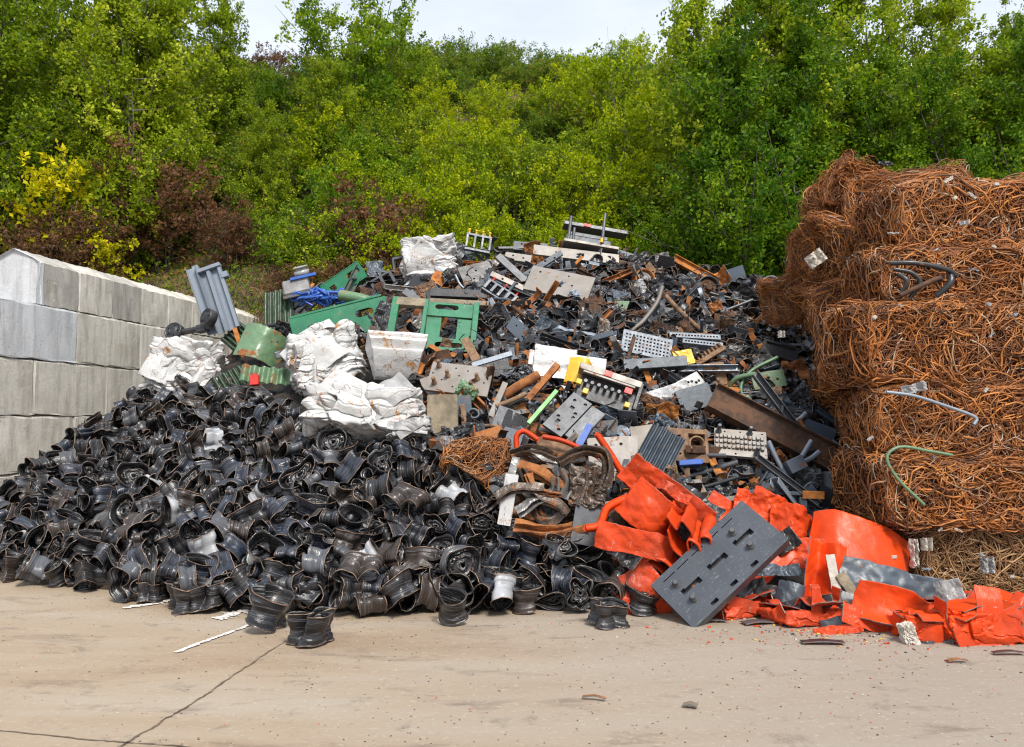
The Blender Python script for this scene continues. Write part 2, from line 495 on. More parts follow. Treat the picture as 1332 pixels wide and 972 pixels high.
rp.color_ramp.elements[1].position = .62; rp.color_ramp.elements[1].color = (.98, .98, .98, 1)
wt.links.new(nz.outputs['Fac'], rp.inputs[0])
mx = wn('ShaderNodeMix', data_type='RGBA'); mx.inputs[7].default_value = (8.1, 8.7, 9.8, 1)
wt.links.new(rp.outputs[0], mx.inputs[0]); wt.links.new(sky.outputs[0], mx.inputs[6])
bg = wn('ShaderNodeBackground'); bg.inputs['Strength'].default_value = .088
wo = wn('ShaderNodeOutputWorld'); wt.links.new(mx.outputs[2], bg.inputs[0]); wt.links.new(bg.outputs[0], wo.inputs[0])

sl = bpy.data.lights.new("sun", 'SUN'); sl.energy = 3.4; sl.angle = R(16); sl.color = (1, .95, .87)
so = bpy.data.objects.new("sun", sl); COL.objects.link(so)
# the sun stands behind the camera to the right
az = R(158); d = Vector((math.sin(az) * math.cos(R(SUN_EL)), math.cos(az) * math.cos(R(SUN_EL)), math.sin(R(SUN_EL))))
so.rotation_euler = d.to_track_quat('Z', 'Y').to_euler(); so.location = (0, 0, 30)
SC.view_settings.view_transform = 'Standard'; SC.view_settings.look = 'None'
SC.view_settings.exposure = 0.58; SC.view_settings.gamma = 1
SC.render.engine = 'CYCLES'; SC.cycles.filter_width = 1.2
SC.cycles.max_bounces = 5; SC.cycles.diffuse_bounces = 3; SC.cycles.glossy_bounces = 2; SC.cycles.transmission_bounces = 3

# ---------------------------------------------------------------- ground
def ground_mat():
    t = NT('yard_concrete'); v = t.coord(False)
    va = t.coord(False, scale=(.35, 1.6, 1))
    big = t.ramp(t.noise(va, .9, 5, .6), [(.3, (.25, .175, .11)), (.5, (.305, .235, .165)), (.7, (.325, .275, .215))])
    tc_ = t.n('ShaderNodeTexCoord'); sx = t.n('ShaderNodeSeparateXYZ'); t.l(tc_.outputs['Object'], sx.inputs[0])
    gr = t.ramp(t.math('ADD', t.math('MULTIPLY', sx.outputs[0], .12), t.math('ADD', .42, t.math('MULTIPLY', t.noise(v, .5, 3), .3))), [(.35, 0.0), (.85, 1.0)])
    c = t.mix(t.math('MULTIPLY', gr, .7), big, (.25, .215, .18))
    st = t.noise(t.coord(False, scale=(.5, 1.5, 1)), 2.2, 8, .68, .5)
    c = t.mix(t.ramp(st, [(.56, 0.0), (.70, .7)]), c, (.12, .088, .065))
    c = t.mix(t.ramp(t.noise(v, 3.5, 8, .7, .4), [(.57, 0.0), (.66, .5)]), c, (.14, .115, .09))
    c = t.mix(t.ramp(t.noise(v, 26, 5, .7), [(.57, 0.0), (.68, .5)]), c, (.46, .39, .30))
    c = t.mix(t.ramp(t.noise(v, 60, 4, .8), [(.62, 0.0), (.70, .55)]), c, (.13, .10, .08))
    c = t.mix(t.ramp(t.noise(t.coord(False, scale=(3, 20, 1)), 3, 4, .6), [(.6, 0.0), (.72, .25)]), c, (.5, .47, .42))
    t.l(c, t.b.inputs['Base Color'])
    t.l(t.ramp(st, [(.3, .62), (.7, .9)]), t.b.inputs['Roughness'])
    t.bump(t.math('ADD', t.noise(v, 40, 8, .75), t.math('MULTIPLY', t.noise(v, 6, 4), 1.5)), .35, .01)
    return t.m
M['ground'] = ground_mat()
mb = MB()
xs = np.array([-400, -60, -14, -8, -4, 0, 4, 8, 14, 60, 400.]); ys = np.array([-60, -8, 2, 4, 6, 9, 14, 40, 400.])
X, Y = np.meshgrid(xs, ys, indexing='ij')
mb.add(np.stack([X, Y, X * 0], -1), grid_faces(len(xs), len(ys)), 0)
tag(mb.build('ground', M['ground']), kind='structure')

def strip(mb, pts, w, z, seed, jag=.3, seg=60):
    r = np.random.RandomState(seed); P = smooth_path(np.array([[*p, 0] for p in pts]), seg)[:, :2]
    T = np.gradient(P, axis=0); T /= np.linalg.norm(T, axis=1, keepdims=True); N = np.stack([-T[:, 1], T[:, 0]], 1)
    off = np.cumsum(r.normal(size=len(P))) ; off = (off - np.linspace(off[0], off[-1], len(P))) * jag * w * (.6 if w < .03 else .12)
    a = w / 2 * (1 + jag * np.clip(r.normal(size=len(P)), -1.8, 1.8)); b = w / 2 * (1 + jag * r.normal(size=len(P)))
    A = P + N * (off + a)[:, None]; B = P + N * (off - b)[:, None]
    V = np.stack([np.column_stack([B, np.full(len(P), z)]), np.column_stack([A, np.full(len(P), z)])], 1)
    mb.add(V, grid_faces(len(P), 2)[:, ::-1], 0)
g = lambda x, y: tuple(ground_at(x, y)[:2])
t = NT('crack_dirt'); v = t.coord(False)
t.l(t.ramp(t.noise(v, 9, 5), [(.4, (.07, .05, .035)), (.65, (.2, .15, .10))]), t.b.inputs['Base Color']); t.b.inputs['Roughness'].default_value = 1; M['crack'] = t.m
mb = MB(); strip(mb, [g(372, 834), g(300, 882), g(235, 928), g(160, 972), g(20, 1060)], .012, .004, 3, .45, 90)
strip(mb, [g(-200, 946), g(0, 951), g(120, 962), g(240, 972), g(500, 992)], .010, .004, 5, .45, 70)
tag(mb.build('ground_crack', M['crack']), kind='structure')
t = NT('line_paint'); v = t.coord(False)
t.l(t.ramp(t.noise(v, 30, 6, .7), [(.40, (.33, .28, .22)), (.54, (.72, .71, .69))]), t.b.inputs['Base Color']); t.b.inputs['Roughness'].default_value = .7; M['line'] = t.m
mb = MB(); strip(mb, [g(228, 850), g(270, 834), g(320, 815), g(420, 770)], .038, .008, 8, .28, 80)
strip(mb, [g(10, 752), g(60, 754), g(100, 748)], .08, .008, 9, .5, 30); strip(mb, [g(160, 792), g(205, 785), g(250, 775)], .07, .008, 10, .5, 30)
strip(mb, [g(280, 806), g(305, 800), g(330, 797)], .12, .008, 12, .5, 30)
tag(mb.build('road_marking', M['line']), kind='structure')

# ---------------------------------------------------------------- block wall
def concrete(name, c0, c1, dark=.5):
    t = NT(name); v = t.coord(); vz = t.coord(scale=(1.6, 1.6, .22))
    c = t.ramp(t.noise(v, 1.4, 5, .6), [(.3, c0), (.65, c1)])
    c = t.mix(t.ramp(t.noise(vz, 5, 5, .65), [(.46, 0.0), (.68, dark)]), c, (.17, .14, .11))
    c = t.mix(t.ramp(t.noise(v, 3.3, 7, .7, .5), [(.58, 0.0), (.7, .5)]), c, (.38, .30, .22))
    c = t.mix(t.ramp(t.noise(v, 24, 6, .75, .3), [(.6, 0.0), (.66, .7)]), c, (.12, .11, .10))
    c = t.mix(t.ramp(t.noise(v, 11, 6, .7, .8), [(.62, 0.0), (.67, .6)]), c, (.62, .6, .57))
    t.l(c, t.b.inputs['Base Color']); t.b.inputs['Roughness'].default_value = .9
    t.bump(t.math('ADD', t.noise(v, 30, 8, .75), t.noise(v, 4, 3)), .5, .015)
    return t.m
M['conc'] = concrete('block_concrete', (.38, .355, .305), (.58, .545, .485))
M['conc_dark'] = concrete('grey_block_concrete', (.29, .275, .25), (.40, .375, .34))
M['conc_white'] = concrete('limewashed_concrete', (.43, .44, .455), (.53, .54, .555), .35)
WA = np.array([-6.68, 12.7]); WU = np.array([.1416, .9899]); WN = np.array([.9899, -.1416])
wall = empty('block_wall', 'stacked concrete block retaining wall with a ridged cap, left of the heap', 'wall')
def wall_M(s, z):
    p = WA + WU * s
    m = Matrix.Identity(4)
    for i in range(2): m[i][0] = WU[i]; m[i][1] = -WN[i]
    m[0][3], m[1][3], m[2][3] = p[0], p[1], z
    return m
rng = np.random.RandomState(4)
def block(s0, L, z, h, mat, name='concrete_block', cap=False, label=None):
    nx, ny, nz = 14, 6, 8
    mb = MB(); g_ = .007
    prof = [(0, 0), (.0, h)]                       # across (y = depth), z
    if cap: sec = [(0, .006), (0, .2), (0, .4), (0, h - .01), (.10, h + .05), (.4, h + .20), (.7, h + .05), (.8, h - .01), (.8, .3), (.8, .006), (.4, .006)]
    else: sec = [(0, .006), (0, .03), (0, h * .5), (0, h - .035), (.012, h - .008), (.03, h - .003), (.4, h - .003), (.79, h - .006), (.8, h * .5), (.8, .006), (.4, .006)]
    sec = np.array(sec); m = len(sec)
    xs = np.concatenate([[g_, g_ + .012], np.linspace(.1, L - .1, 8), [L - g_ - .012, L - g_]])
    ins = np.ones(len(xs)); ins[0] = ins[-1] = 0
    c = sec.mean(0)
    P = np.zeros((len(xs), m, 3)); P[..., 0] = xs[:, None]
    for i in range(len(xs)):
        q = sec.copy()
        if not ins[i]: q = c + (q - c) * np.array([.972, .975])
        P[i, :, 1:] = q
    P += rng.normal(size=P.shape) * .006
    f = grid_faces(len(xs), m, False, True)
    mb.add(P, f[:, ::-1], 0, smooth=False)
    mb.add(P[0], [np.arange(m)[None, :]], 0, None, False); mb.add(P[-1], [np.arange(m)[::-1][None, :]], 0, None, False)
    o = mb.build(name, mat, wall, wall_M(s0, z) @ Matrix.Translation((0, rng.uniform(-.006, .008), 0)))
    if label: o['label'] = label
    return o
for z, s, n in ((0, -4.1, 9), (.8, -4.98, 9), (1.6, -4.22, 9), (2.4, -1.66, 7)):
    for k in range(n):
        lab = None; mat = M['conc_dark'] if rng.rand() < .2 else M['conc']
        if z == 2.4 and k == 0: mat = M['conc_white']; lab = 'whitewashed block at the near end of the third course'
        block(s + 1.66 * k, 1.66, z, .8, mat, label=lab)
for k in range(11):
    mat = M['conc_white'] if k == 0 else (M['conc_dark'] if k in (1, 3) else M['conc'])
    if k == 0:
        block(-.86, .06, 3.2, .62, mat, 'cap_block', True, 'whitewashed near end of the ridged cap')
    block(-.80 + .83 * (k), .83, 3.2, .62, M['conc_dark'] if k in (0, 2) else M['conc'], 'cap_block', True)
# mortar-dark core keeps the joints from showing daylight
for x0, x1, z0, z1 in ((-4.0, 10.5, .05, 2.3), (-1.6, 9.8, 2.32, 3.16), (-.7, 8.2, 3.2, 3.6)):
    mb = MB(); box(mb, ((x0 + x1) / 2, .4, (z0 + z1) / 2), (x1 - x0, .72, z1 - z0), .01); mb.build('joint_filling', M['crack'], wall, wall_M(0, 0))

# ---------------------------------------------------------------- hill
def H(x, y):
    x = np.asarray(x, float); y = np.asarray(y, float)
    P = np.stack(np.broadcast_arrays(x, y, 0 * x), -1)
    y0 = 15.2 + .25 * np.sin(x * .4)
    t = y - y0
    z = .92 * t
    crest = 15.2 + .3 * np.sin(x * .35 + 1)
    z = crest - np.logaddexp(0, (crest - z) * 1.2) / 1.2
    z = z + smooth_noise(P, 5, .11, 4) * .35
    return np.maximum(z, -.3)
def soil_mat():
    t = NT('bank_soil'); v = t.coord(False)
    c = t.ramp(t.noise(v, 1.6, 6, .7), [(.3, (.025, .022, .01)), (.46, (.055, .045, .02)), (.58, (.15, .09, .045)), (.75, (.24, .15, .075))])
    t.l(c, t.b.inputs['Base Color']); t.b.inputs['Roughness'].default_value = 1
    t.bump(t.noise(v, 14, 8, .8), .8, .06); return t.m
M['soil'] = soil_mat()
xs = np.linspace(-45, 45, 150); ys = np.concatenate([np.linspace(14.6, 36, 90), np.linspace(38, 90, 12)])
X, Y = np.meshgrid(xs, ys, indexing='ij')
mb = MB(); P = np.stack([X, Y, H(X, Y)], -1); P[..., 2] += smooth_noise(P, 9, .6, 3) * .07
mb.add(P, grid_faces(len(xs), len(ys)), 0)
tag(mb.build('hill', M['soil']), kind='structure')

# ---------------------------------------------------------------- foliage
def leafmat(name, stops, trans=.42):
    t = NT(name); oi = t.n('ShaderNodeObjectInfo')
    a = t.math('ADD', t.attr(), t.math('MULTIPLY', t.math('SUBTRACT', oi.outputs['Random'], .5), .22), True)
    c = t.ramp(a, stops)
    t.l(c, t.b.inputs['Base Color']); t.b.inputs['Roughness'].default_value = .5; t.b.inputs['Specular IOR Level'].default_value = .12
    tr = t.n('ShaderNodeBsdfTranslucent'); c2 = t.mix(1.0, c, (1.0, 1.15, .5), 'MULTIPLY'); t.l(c2, tr.inputs[0])
    ms = t.n('ShaderNodeMixShader'); ms.inputs[0].default_value = trans
    t.l(t.b.outputs[0], ms.inputs[1]); t.l(tr.outputs[0], ms.inputs[2]); t.l(ms.outputs[0], t.out.inputs[0])
    return t.m
M['leaf_green'] = leafmat('green_leaves', [(0, (.035, .10, .006)), (.4, (.11, .20, .009)), (.75, (.26, .35, .014)), (1, (.44, .47, .03))])
M['leaf_sallow'] = leafmat('grey_green_leaves', [(0, (.06, .12, .006)), (.4, (.19, .27, .010)), (.75, (.38, .43, .02)), (1, (.58, .58, .06))])
M['leaf_yellow'] = leafmat('yellow_green_leaves', [(0, (.12, .19, .003)), (.4, (.29, .36, .004)), (.75, (.50, .52, .006)), (1, (.68, .58, .01))])
M['leaf_bright'] = leafmat('bright_yellow_leaves', [(0, (.35, .36, .01)), (.4, (.60, .54, .01)), (1, (.80, .66, .015))])
M['leaf_red'] = leafmat('red_brown_leaves', [(0, (.09, .06, .03)), (.5, (.18, .085, .05)), (.8, (.27, .12, .06)), (1, (.18, .2, .04))])
M['leaf_mix'] = leafmat('bramble_leaves', [(0, (.05, .11, .012)), (.4, (.12, .2, .015)), (.7, (.23, .29, .025)), (.87, (.28, .2, .035)), (1, (.34, .12, .05))])
M['bark'] = rustmat('bark', ((.045, .038, .028), (.08, .07, .055), (.14, .125, .10), (.07, .06, .045)), 12)

def leaf_quads(mb, C, L, W, rs, up=.3, val=None, mi=0):
    n = len(C); d = rs.normal(size=(n, 3)); d[:, 2] += up; d /= np.linalg.norm(d, axis=1, keepdims=True)
    s = np.cross(d, rs.normal(size=(n, 3))); s /= np.linalg.norm(s, axis=1, keepdims=True) + 1e-9
    nn = np.cross(d, s)
    k = rs.uniform(.65, 1.3, size=(n, 1)); L = L * k; W = W * k
    V = np.stack([C, C + d * L * .45 + s * W * .5 + nn * L * .05, C + d * L - nn * L * .08, C + d * L * .45 - s * W * .5 + nn * L * .05], 1)
    q = np.arange(n * 4).reshape(n, 4)
    if val is None: val = rs.beta(2.2, 2.6, size=n)
    mb.add(V, q, mi, np.clip(val, 0, 1), smooth=False)

def plant(seed, height, width, stems, branches, twigs, per, leaf, base_r=.06, low=.15, lean=.25, spread=.22, up=.3, shape=1.0):
    """Trunk and crown meshes of a many-stemmed shrub or tree, its base at the origin."""
    rs = np.random.RandomState(seed); wood = MB(); cr = MB()
    Cs = []; Vs = []
    for s in range(stems):
        a = rs.rand() * 6.283; hh = height * rs.uniform(.72, 1.0)
        top = np.array([math.cos(a), math.sin(a), 0]) * width * .5 * rs.uniform(.1, .75)
        p0 = np.array([math.cos(a), math.sin(a), 0]) * width * .06
        mid = p0 + (top - p0) * .35 + np.array([0, 0, hh * .5]) + rs.normal(size=3) * .06 * height
        pts = smooth_path([p0 + [0, 0, -.25], p0 + (mid - p0) * .4, mid, top + [0, 0, hh]], 14)
        tubes(wood, pts[None], (np.linspace(1, .12, 14) * base_r * rs.uniform(.6, 1))[None], 6)
        for b in range(branches):
            u = low + (1 - low) * ((b + rs.rand()) / branches) ** .85; i = min(int(u * 13), 12)
            o = pts[i] * (1 - (u * 13 - i)) + pts[i + 1] * (u * 13 - i)
            an = rs.rand() * 6.283; env = max(math.sin(min(1, (u * .80 + .12)) * math.pi), 0) ** .55 * shape + .10
            ln = width * .5 * env * rs.uniform(.55, 1.1)
            dr = np.array([math.cos(an), math.sin(an), rs.uniform(.1, .9)])
            bp = smooth_path([o, o + dr * ln * .5, o + dr * ln + [0, 0, ln * .15]] , 6)
            tubes(wood, bp[None], (np.linspace(.35, .06, 6) * base_r)[None], 4)
            cv = rs.uniform(-.2, .2)
            for w in range(twigs):
                k = rs.uniform(.25, 1); q = bp[int(k * 5)] + rs.normal(size=3) * .12 * ln
                dd = rs.normal(size=3) * .5 + [0, 0, lean] + dr * .3; tl = rs.uniform(.25, .6) * spread * 2.4
                n = int(per * rs.uniform(.5, 1.4)); tt = rs.rand(n, 1)
                Cs.append(q + dd * tl * tt + rs.normal(size=(n, 3)) * spread * .38 * (1 - .5 * tt))
                Vs.append(np.clip(rs.beta(2.2, 2.8, size=n) * .8 + .1 + cv + rs.uniform(-.1, .1), 0, 1))
                if w % 3 == 0: tubes(wood, np.array([q, q + dd * tl * .6, q + dd * tl])[None], np.array([.006]), 3)
    C = np.concatenate(Cs); V = np.concatenate(Vs)
    leaf_quads(cr, C, leaf * 1.25, leaf * .78, rs, up, V)
    return wood, cr

def plant_proto(name, seed, mat, **k):
    w, c = plant(seed, **k)
    return name, w.mesh(name + '_stems', M['bark']), c.mesh(name + '_crown', M[mat] if isinstance(mat, str) else mat), mat
PL = {}
PL['tree_a'] = plant_proto('tree', 1, 'leaf_sallow', height=8, width=3.6, stems=5, branches=20, twigs=16, per=28, leaf=.08, base_r=.07, low=.05, spread=.26)
PL['tree_b'] = plant_proto('tree', 2, 'leaf_green', height=8, width=3.8, stems=4, branches=21, twigs=17, per=32, leaf=.085, base_r=.08, low=.05, spread=.28)
PL['tree_c'] = plant_proto('tree', 3, 'leaf_sallow', height=8, width=3.2, stems=6, branches=18, twigs=14, per=28, leaf=.08, base_r=.06, low=.12, spread=.24, up=.6)
PL['oak'] = plant_proto('tree', 4, 'leaf_green', height=6, width=4.2, stems=4, branches=16, twigs=15, per=28, leaf=.085, base_r=.07, low=.1, spread=.22)
PL['bush_a'] = plant_proto('shrub', 5, 'leaf_sallow', height=2.5, width=2.9, stems=7, branches=7, twigs=9, per=22, leaf=.075, base_r=.03, spread=.2)
PL['bush_b'] = plant_proto('shrub', 6, 'leaf_green', height=2.3, width=3.0, stems=7, branches=7, twigs=9, per=24, leaf=.078, base_r=.03, spread=.2)
PL['bush_c'] = plant_proto('shrub', 7, 'leaf_yellow', height=2.6, width=2.7, stems=8, branches=7, twigs=8, per=20, leaf=.07, base_r=.025, spread=.18, up=.7)
PL['bush_d'] = plant_proto('shrub', 8, 'leaf_red', height=1.9, width=2.4, stems=8, branches=7, twigs=8, per=16, leaf=.065, base_r=.022, spread=.15)
PL['bush_e'] = plant_proto('shrub', 9, 'leaf_mix', height=1.7, width=2.8, stems=9, branches=6, twigs=8, per=20, leaf=.072, base_r=.02, spread=.2)
PL['spray'] = plant_proto('shrub', 10, 'leaf_bright', height=2.2, width=2.2, stems=6, branches=5, twigs=4, per=20, leaf=.085, base_r=.02, spread=.17, low=.3)

def put_plant(kind, px, Y, sc, label, cat='shrub', group=None, dz=0, name=None, sxy=1.0, x=None):
    nm, wm, cm, mat = PL[kind]
    X = (px - 666) / F * Y if x is None else x
    o = empty(name or ('tree' if cat == 'tree' else 'shrub'), label, cat, group, (X, Y, float(H(X, Y)) + dz))
    a = bpy.data.objects.new('trunk' if cat == 'tree' else 'stems', wm); b = bpy.data.objects.new('crown', cm)
    for c in (a, b): COL.objects.link(c); c.parent = o
    o.rotation_euler = (0, 0, random.uniform(0, 6.28)); o.scale = (sc * sxy, sc * sxy, sc)
    return o
# trees on the right of the bank
for px, Y, sc, k, lab in (
    (905, 20.3, 1.04, 'tree_a', 'tall grey green tree at the left edge of the right hand grove'),
    (965, 18.6, .95, 'tree_b', 'dark green tree with foliage down to the ground behind the heap'),
    (1015, 20.6, 1.12, 'tree_c', 'slender upright tree second in the back row of the right hand grove'),
    (1075, 18.9, 1.0, 'tree_b', 'dense tree rising directly behind the tip of the wire bales'),
    (1120, 21.2, 1.1, 'tree_a', 'tree with sky showing through its middle above the wire bales'),
    (1190, 19.3, .80, 'tree_b', 'lower rounded dark tree behind the topmost wire bale'),
    (1225, 21.6, .96, 'tree_c', 'tree with thin shoots reaching against the sky, upper right'),
    (1305, 20.2, .84, 'tree_a', 'pale leaved tree at the right edge of the photo'),
    (1375, 19.5, .9, 'tree_b', 'tree cut by the right frame edge'),
    (1340, 24, .7, 'tree_c', 'small farther tree at the top right corner')):
    put_plant(k, px, Y, sc, lab, 'tree', 'trees on the bank')
for px, Y, sc, k, lab in (
    (-30, 20.5, 1.12, 'tree_a', 'pale green tree at the upper left corner'),
    (60, 22.5, 1.08, 'tree_c', 'thin stemmed tree second from the upper left corner'),
    (135, 21.0, 1.06, 'tree_a', 'bushy grey green tree above the limewashed wall end'),
    (215, 22.4, .98, 'tree_a', 'broad olive tree in the middle of the left grove'),
    (268, 24.5, .78, 'tree_c', 'tree with sparse top shoots at the right end of the left grove'),
    (475, 25.5, .92, 'oak', 'bright green tree standing out against the sky left of the gap'),
    (430, 23.2, .55, 'tree_a', 'small grey green tree in front of the bright green one'),
    (345, 22.5, .42, 'tree_a', 'low willow like tree on the slope left of the bright green tree')):
    put_plant(k, px, Y, sc, lab, 'tree', 'trees on the bank')
# shrubs picked out by their own look
for px, Y, sc, k, lab in (
    (795, 25.5, 1.25, 'bush_c', 'yellow green shrub topping the skyline left of the right grove'),
    (845, 23.5, 1.2, 'bush_c', 'tall yellow tinted shrub touching the right hand grove'),
    (790, 21.5, 1.0, 'bush_c', 'yellowish shrub low on the slope above the press tool'),
    (88, 20.6, 1.45, 'spray', 'shrub with bright yellow leaf sprays above the wall end'),
    (142, 19.9, .8, 'spray', 'small bright yellow spray low beside the red brown shrubs'),
    (22, 20.6, .9, 'spray', 'yellow leaved shoots at the left frame edge'),
    (66, 19.6, 1.1, 'bush_d', 'dark red brown shrub just behind the wall end'),
    (125, 20.3, 1.1, 'bush_d', 'red brown shrub below the yellow sprays'),
    (208, 21.2, 1.35, 'bush_d', 'larger mauve brown shrub right of the yellow sprays'),
    (482, 19.6, 1.25, 'bush_d', 'reddish shrub on the slope behind the green beams'),
    (412, 17.8, .8, 'bush_d', 'brown withered shrub above the blue cable bundle'),
    (372, 19.0, .6, 'bush_d', 'small dead brown shrub on the bare soil above the wall end'),
    (520, 19.0, .8, 'bush_d', 'reddish brown twiggy shrub left of the topmost white bale'),
    (445, 18.6, .75, 'bush_d', 'brown shrub showing over the green beam ends'),
    (690, 18.4, .6, 'bush_d', 'low brown twigs behind the long pale shelf plate'),
    (300, 20.8, .8, 'bush_d', 'withered brown shrub above the galvanised channel'),
    (560, 19.2, .7, 'bush_d', 'small rusty leaved shrub above the topmost white bale'),
    (835, 17.9, .6, 'bush_d', 'small reddish bush behind the right end of the press tool')):
    put_plant(k, px, Y, sc, lab)
rs = random.Random(11)
def veg_kind(px, Y):
    if Y > 27: return rs.choice(['bush_e', 'bush_e', 'bush_d' if px < 420 else 'bush_e', 'bush_c' if px > 720 else 'bush_e'])
    if 540 < px < 860: return rs.choice(['bush_c', 'bush_c', 'bush_e', 'bush_a', 'bush_e'])
    if px < 380: return rs.choice(['bush_a', 'bush_b', 'bush_e', 'bush_a']) if Y > 19.5 else rs.choice(['bush_b', 'bush_e', 'bush_e'])
    if px >= 860: return 'bush_b'
    return rs.choice(['bush_a', 'bush_a', 'bush_b', 'bush_e', 'bush_c'])
VN = dict(bush_a=('grey green', 'shrubs with grey green leaves'), bush_b=('deep green', 'deep green shrubs'), bush_c=('yellow green', 'yellow green shrubs'), bush_d=('red brown', 'red brown shrubs of the crest'), bush_e=('bramble like', 'bramble shrubs'))
Yr = 16.6
while Yr < 33.5:
    n = int(1480 / (1.65 / Yr * F)) + 1
    for i in range(n):
        px = -60 + (i + rs.uniform(.1, .9)) * 1450 / n; Y = Yr + rs.uniform(-.6, .6)
        if 225 < px < 400 and Y < 20.4: continue
        if px > 880 and Y > 24: continue
        if px < 260 and Y < 22.3: continue
        k = veg_kind(px, Y)
        zone = 'left part' if px < 380 else 'middle' if px < 860 else 'right part'
        band = 'along the crest' if Y > 27 else 'on the upper slope' if Y > 22 else 'low on the slope'
        put_plant(k, px, Y, rs.uniform(.62, 1.0) * (1 if Y < 27 else .8), f'{VN[k][0]} shrub {band} in the {zone} of the bank', 'shrub', f'{VN[k][0]} shrubs {band} in the {zone}', -.15)
    Yr += 1.3

# ground cover: one mass of leaves and stalks nobody could count
rsn = np.random.RandomState(21); mb = MB()
n = 110000; u = rsn.rand(n); Y = 15.7 + 17 * u ** 1.2; X = rsn.uniform(-.66, .68, n) * Y
keep = ~((np.abs(X - (-5.2)) < 1.4) & (Y < 19.0) & (rsn.rand(n) < .93))
X = X[keep]; Y = Y[keep]
P = np.stack([X, Y, 0 * X], -1); hgt = np.abs(smooth_noise(P, 33, .5, 3)) * .6 + .05
P[:, 2] = H(X, Y) + rsn.rand(len(X)) * hgt
leaf_quads(mb, P, .105, .06, rsn, .5, np.clip(rsn.beta(2, 2.4, len(X)) + .15 * smooth_noise(P, 40, .25, 2), 0, 1))
m_ = 9000; Yg = 15.8 + 4.5 * rsn.rand(m_) ** 1.3; Xg = rsn.uniform(-.62, .4, m_) * Yg; z = H(Xg, Yg)
a = np.stack([Xg, Yg, z], -1); dd = rsn.normal(size=(m_, 3)) * [.12, .12, .05] + [0, 0, .28]
tubes(mb, np.stack([a, a + dd * .6, a + dd + rsn.normal(size=(m_, 3)) * .04], 1), np.full(m_, .006), 3, 1)
t = NT('dry_stalks'); t.l(t.ramp(t.noise(t.coord(False), 3, 3), [(.4, (.12, .085, .04)), (.6, (.26, .19, .10))]), t.b.inputs['Base Color']); t.b.inputs['Roughness'].default_value = .9
tag(mb.build('undergrowth', [M['leaf_mix'], t.m]), 'low brambles, grass and dry stalks covering the bank between the shrubs', None, None, 'stuff')
# ---------------------------------------------------------------- heap surface
HX = np.array([-160, -80, 0, 100, 200, 300, 400, 500, 600, 700, 800, 900, 1000, 1060, 1100, 1150, 1200])
HB = np.array([742, 745, 750, 765, 788, 800, 802, 800, 796, 792, 790, 780, 772, 768, 765, 762, 760])
HC = np.array([715, 690, 645, 570, 500, 440, 398, 362, 336, 322, 326, 350, 385, 425, 490, 600, 700])
HY = np.array([8.9, 9.2, 9.6, 11.0, 12.0, 12.6, 13.0, 13.2, 13.4, 13.5, 13.5, 13.2, 12.6, 12.1, 11.3, 10.2, 9.2])
def heap(px, t):
    """Point of the heap's surface in the vertical plane through the eye and column px; t = 0 foot, 1 crest."""
    b = np.interp(px, HX, HB); Yb = CAMZ / ((b - 541) / F); Yc = np.interp(px, HX, HY)
    zc = CAMZ + (541 - np.interp(px, HX, HC)) / F * Yc
    Y = Yb + (Yc - Yb) * np.asarray(t, float); z = zc * (np.asarray(t, float) + 1e-6) ** .88
    return np.stack(np.broadcast_arrays((px - 666) / F * Y, Y, z), -1)
def on_heap(px, py, lift=0.0):
    lo, hi = 0.0, 1.0
    for _ in range(24):
        m = (lo + hi) / 2
        if project(heap(px, m))[1] > py: lo = m
        else: hi = m
    p = heap(px, (lo + hi) / 2)
    if lo > .999:                     # above the crest: keep the crest's distance
        p = at(px, py, float(np.interp(px, HX, HY)))
    e = np.array([0, 0, CAMZ]) - p
    return p + e / np.linalg.norm(e) * lift
def heap_normal(px, py):
    p = on_heap(px, py); q = on_heap(px + 6, py); r = on_heap(px, py - 6)
    n = np.cross(q - p, r - p); return n / np.linalg.norm(n)

pxs = np.linspace(-72, 1200, 165); ts = np.linspace(0, 1, 70)
PX, T_ = np.meshgrid(pxs, ts, indexing='ij')
P = heap(PX, T_)
inward = np.array([0, .62, -.45]); D = smooth_noise(P, 61, 1.1, 2) * .10 + crease(P, 62, 2.4, 3) * .16
P = P + inward * (.26 + .0 * D[..., None]) + np.stack([D * 0, -D * .6, D * .8], -1)
back = np.stack([P[:, -1] + [0, k * 1.0, -k * 1.25 * (.4 + .2 * k)] for k in (1, 2, 3)], 1)
P = np.concatenate([P, back], 1); P[..., 2] = np.maximum(P[..., 2], -.3)
t = NT('heap_gap_dark'); v = t.coord(False)
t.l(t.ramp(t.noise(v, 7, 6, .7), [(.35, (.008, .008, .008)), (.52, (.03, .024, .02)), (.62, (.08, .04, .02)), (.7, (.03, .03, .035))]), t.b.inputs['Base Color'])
t.b.inputs['Roughness'].default_value = .75; t.bump(t.noise(v, 16, 6, .8), .9, .06); M['core'] = t.m  # added inner surface, near-black so the gaps read as deep shade
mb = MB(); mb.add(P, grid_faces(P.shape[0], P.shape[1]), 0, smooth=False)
tag(mb.build('heap_backing', M['core']), 'dark inner surface added to close the gaps between the loose pieces of the heap', kind='stuff')

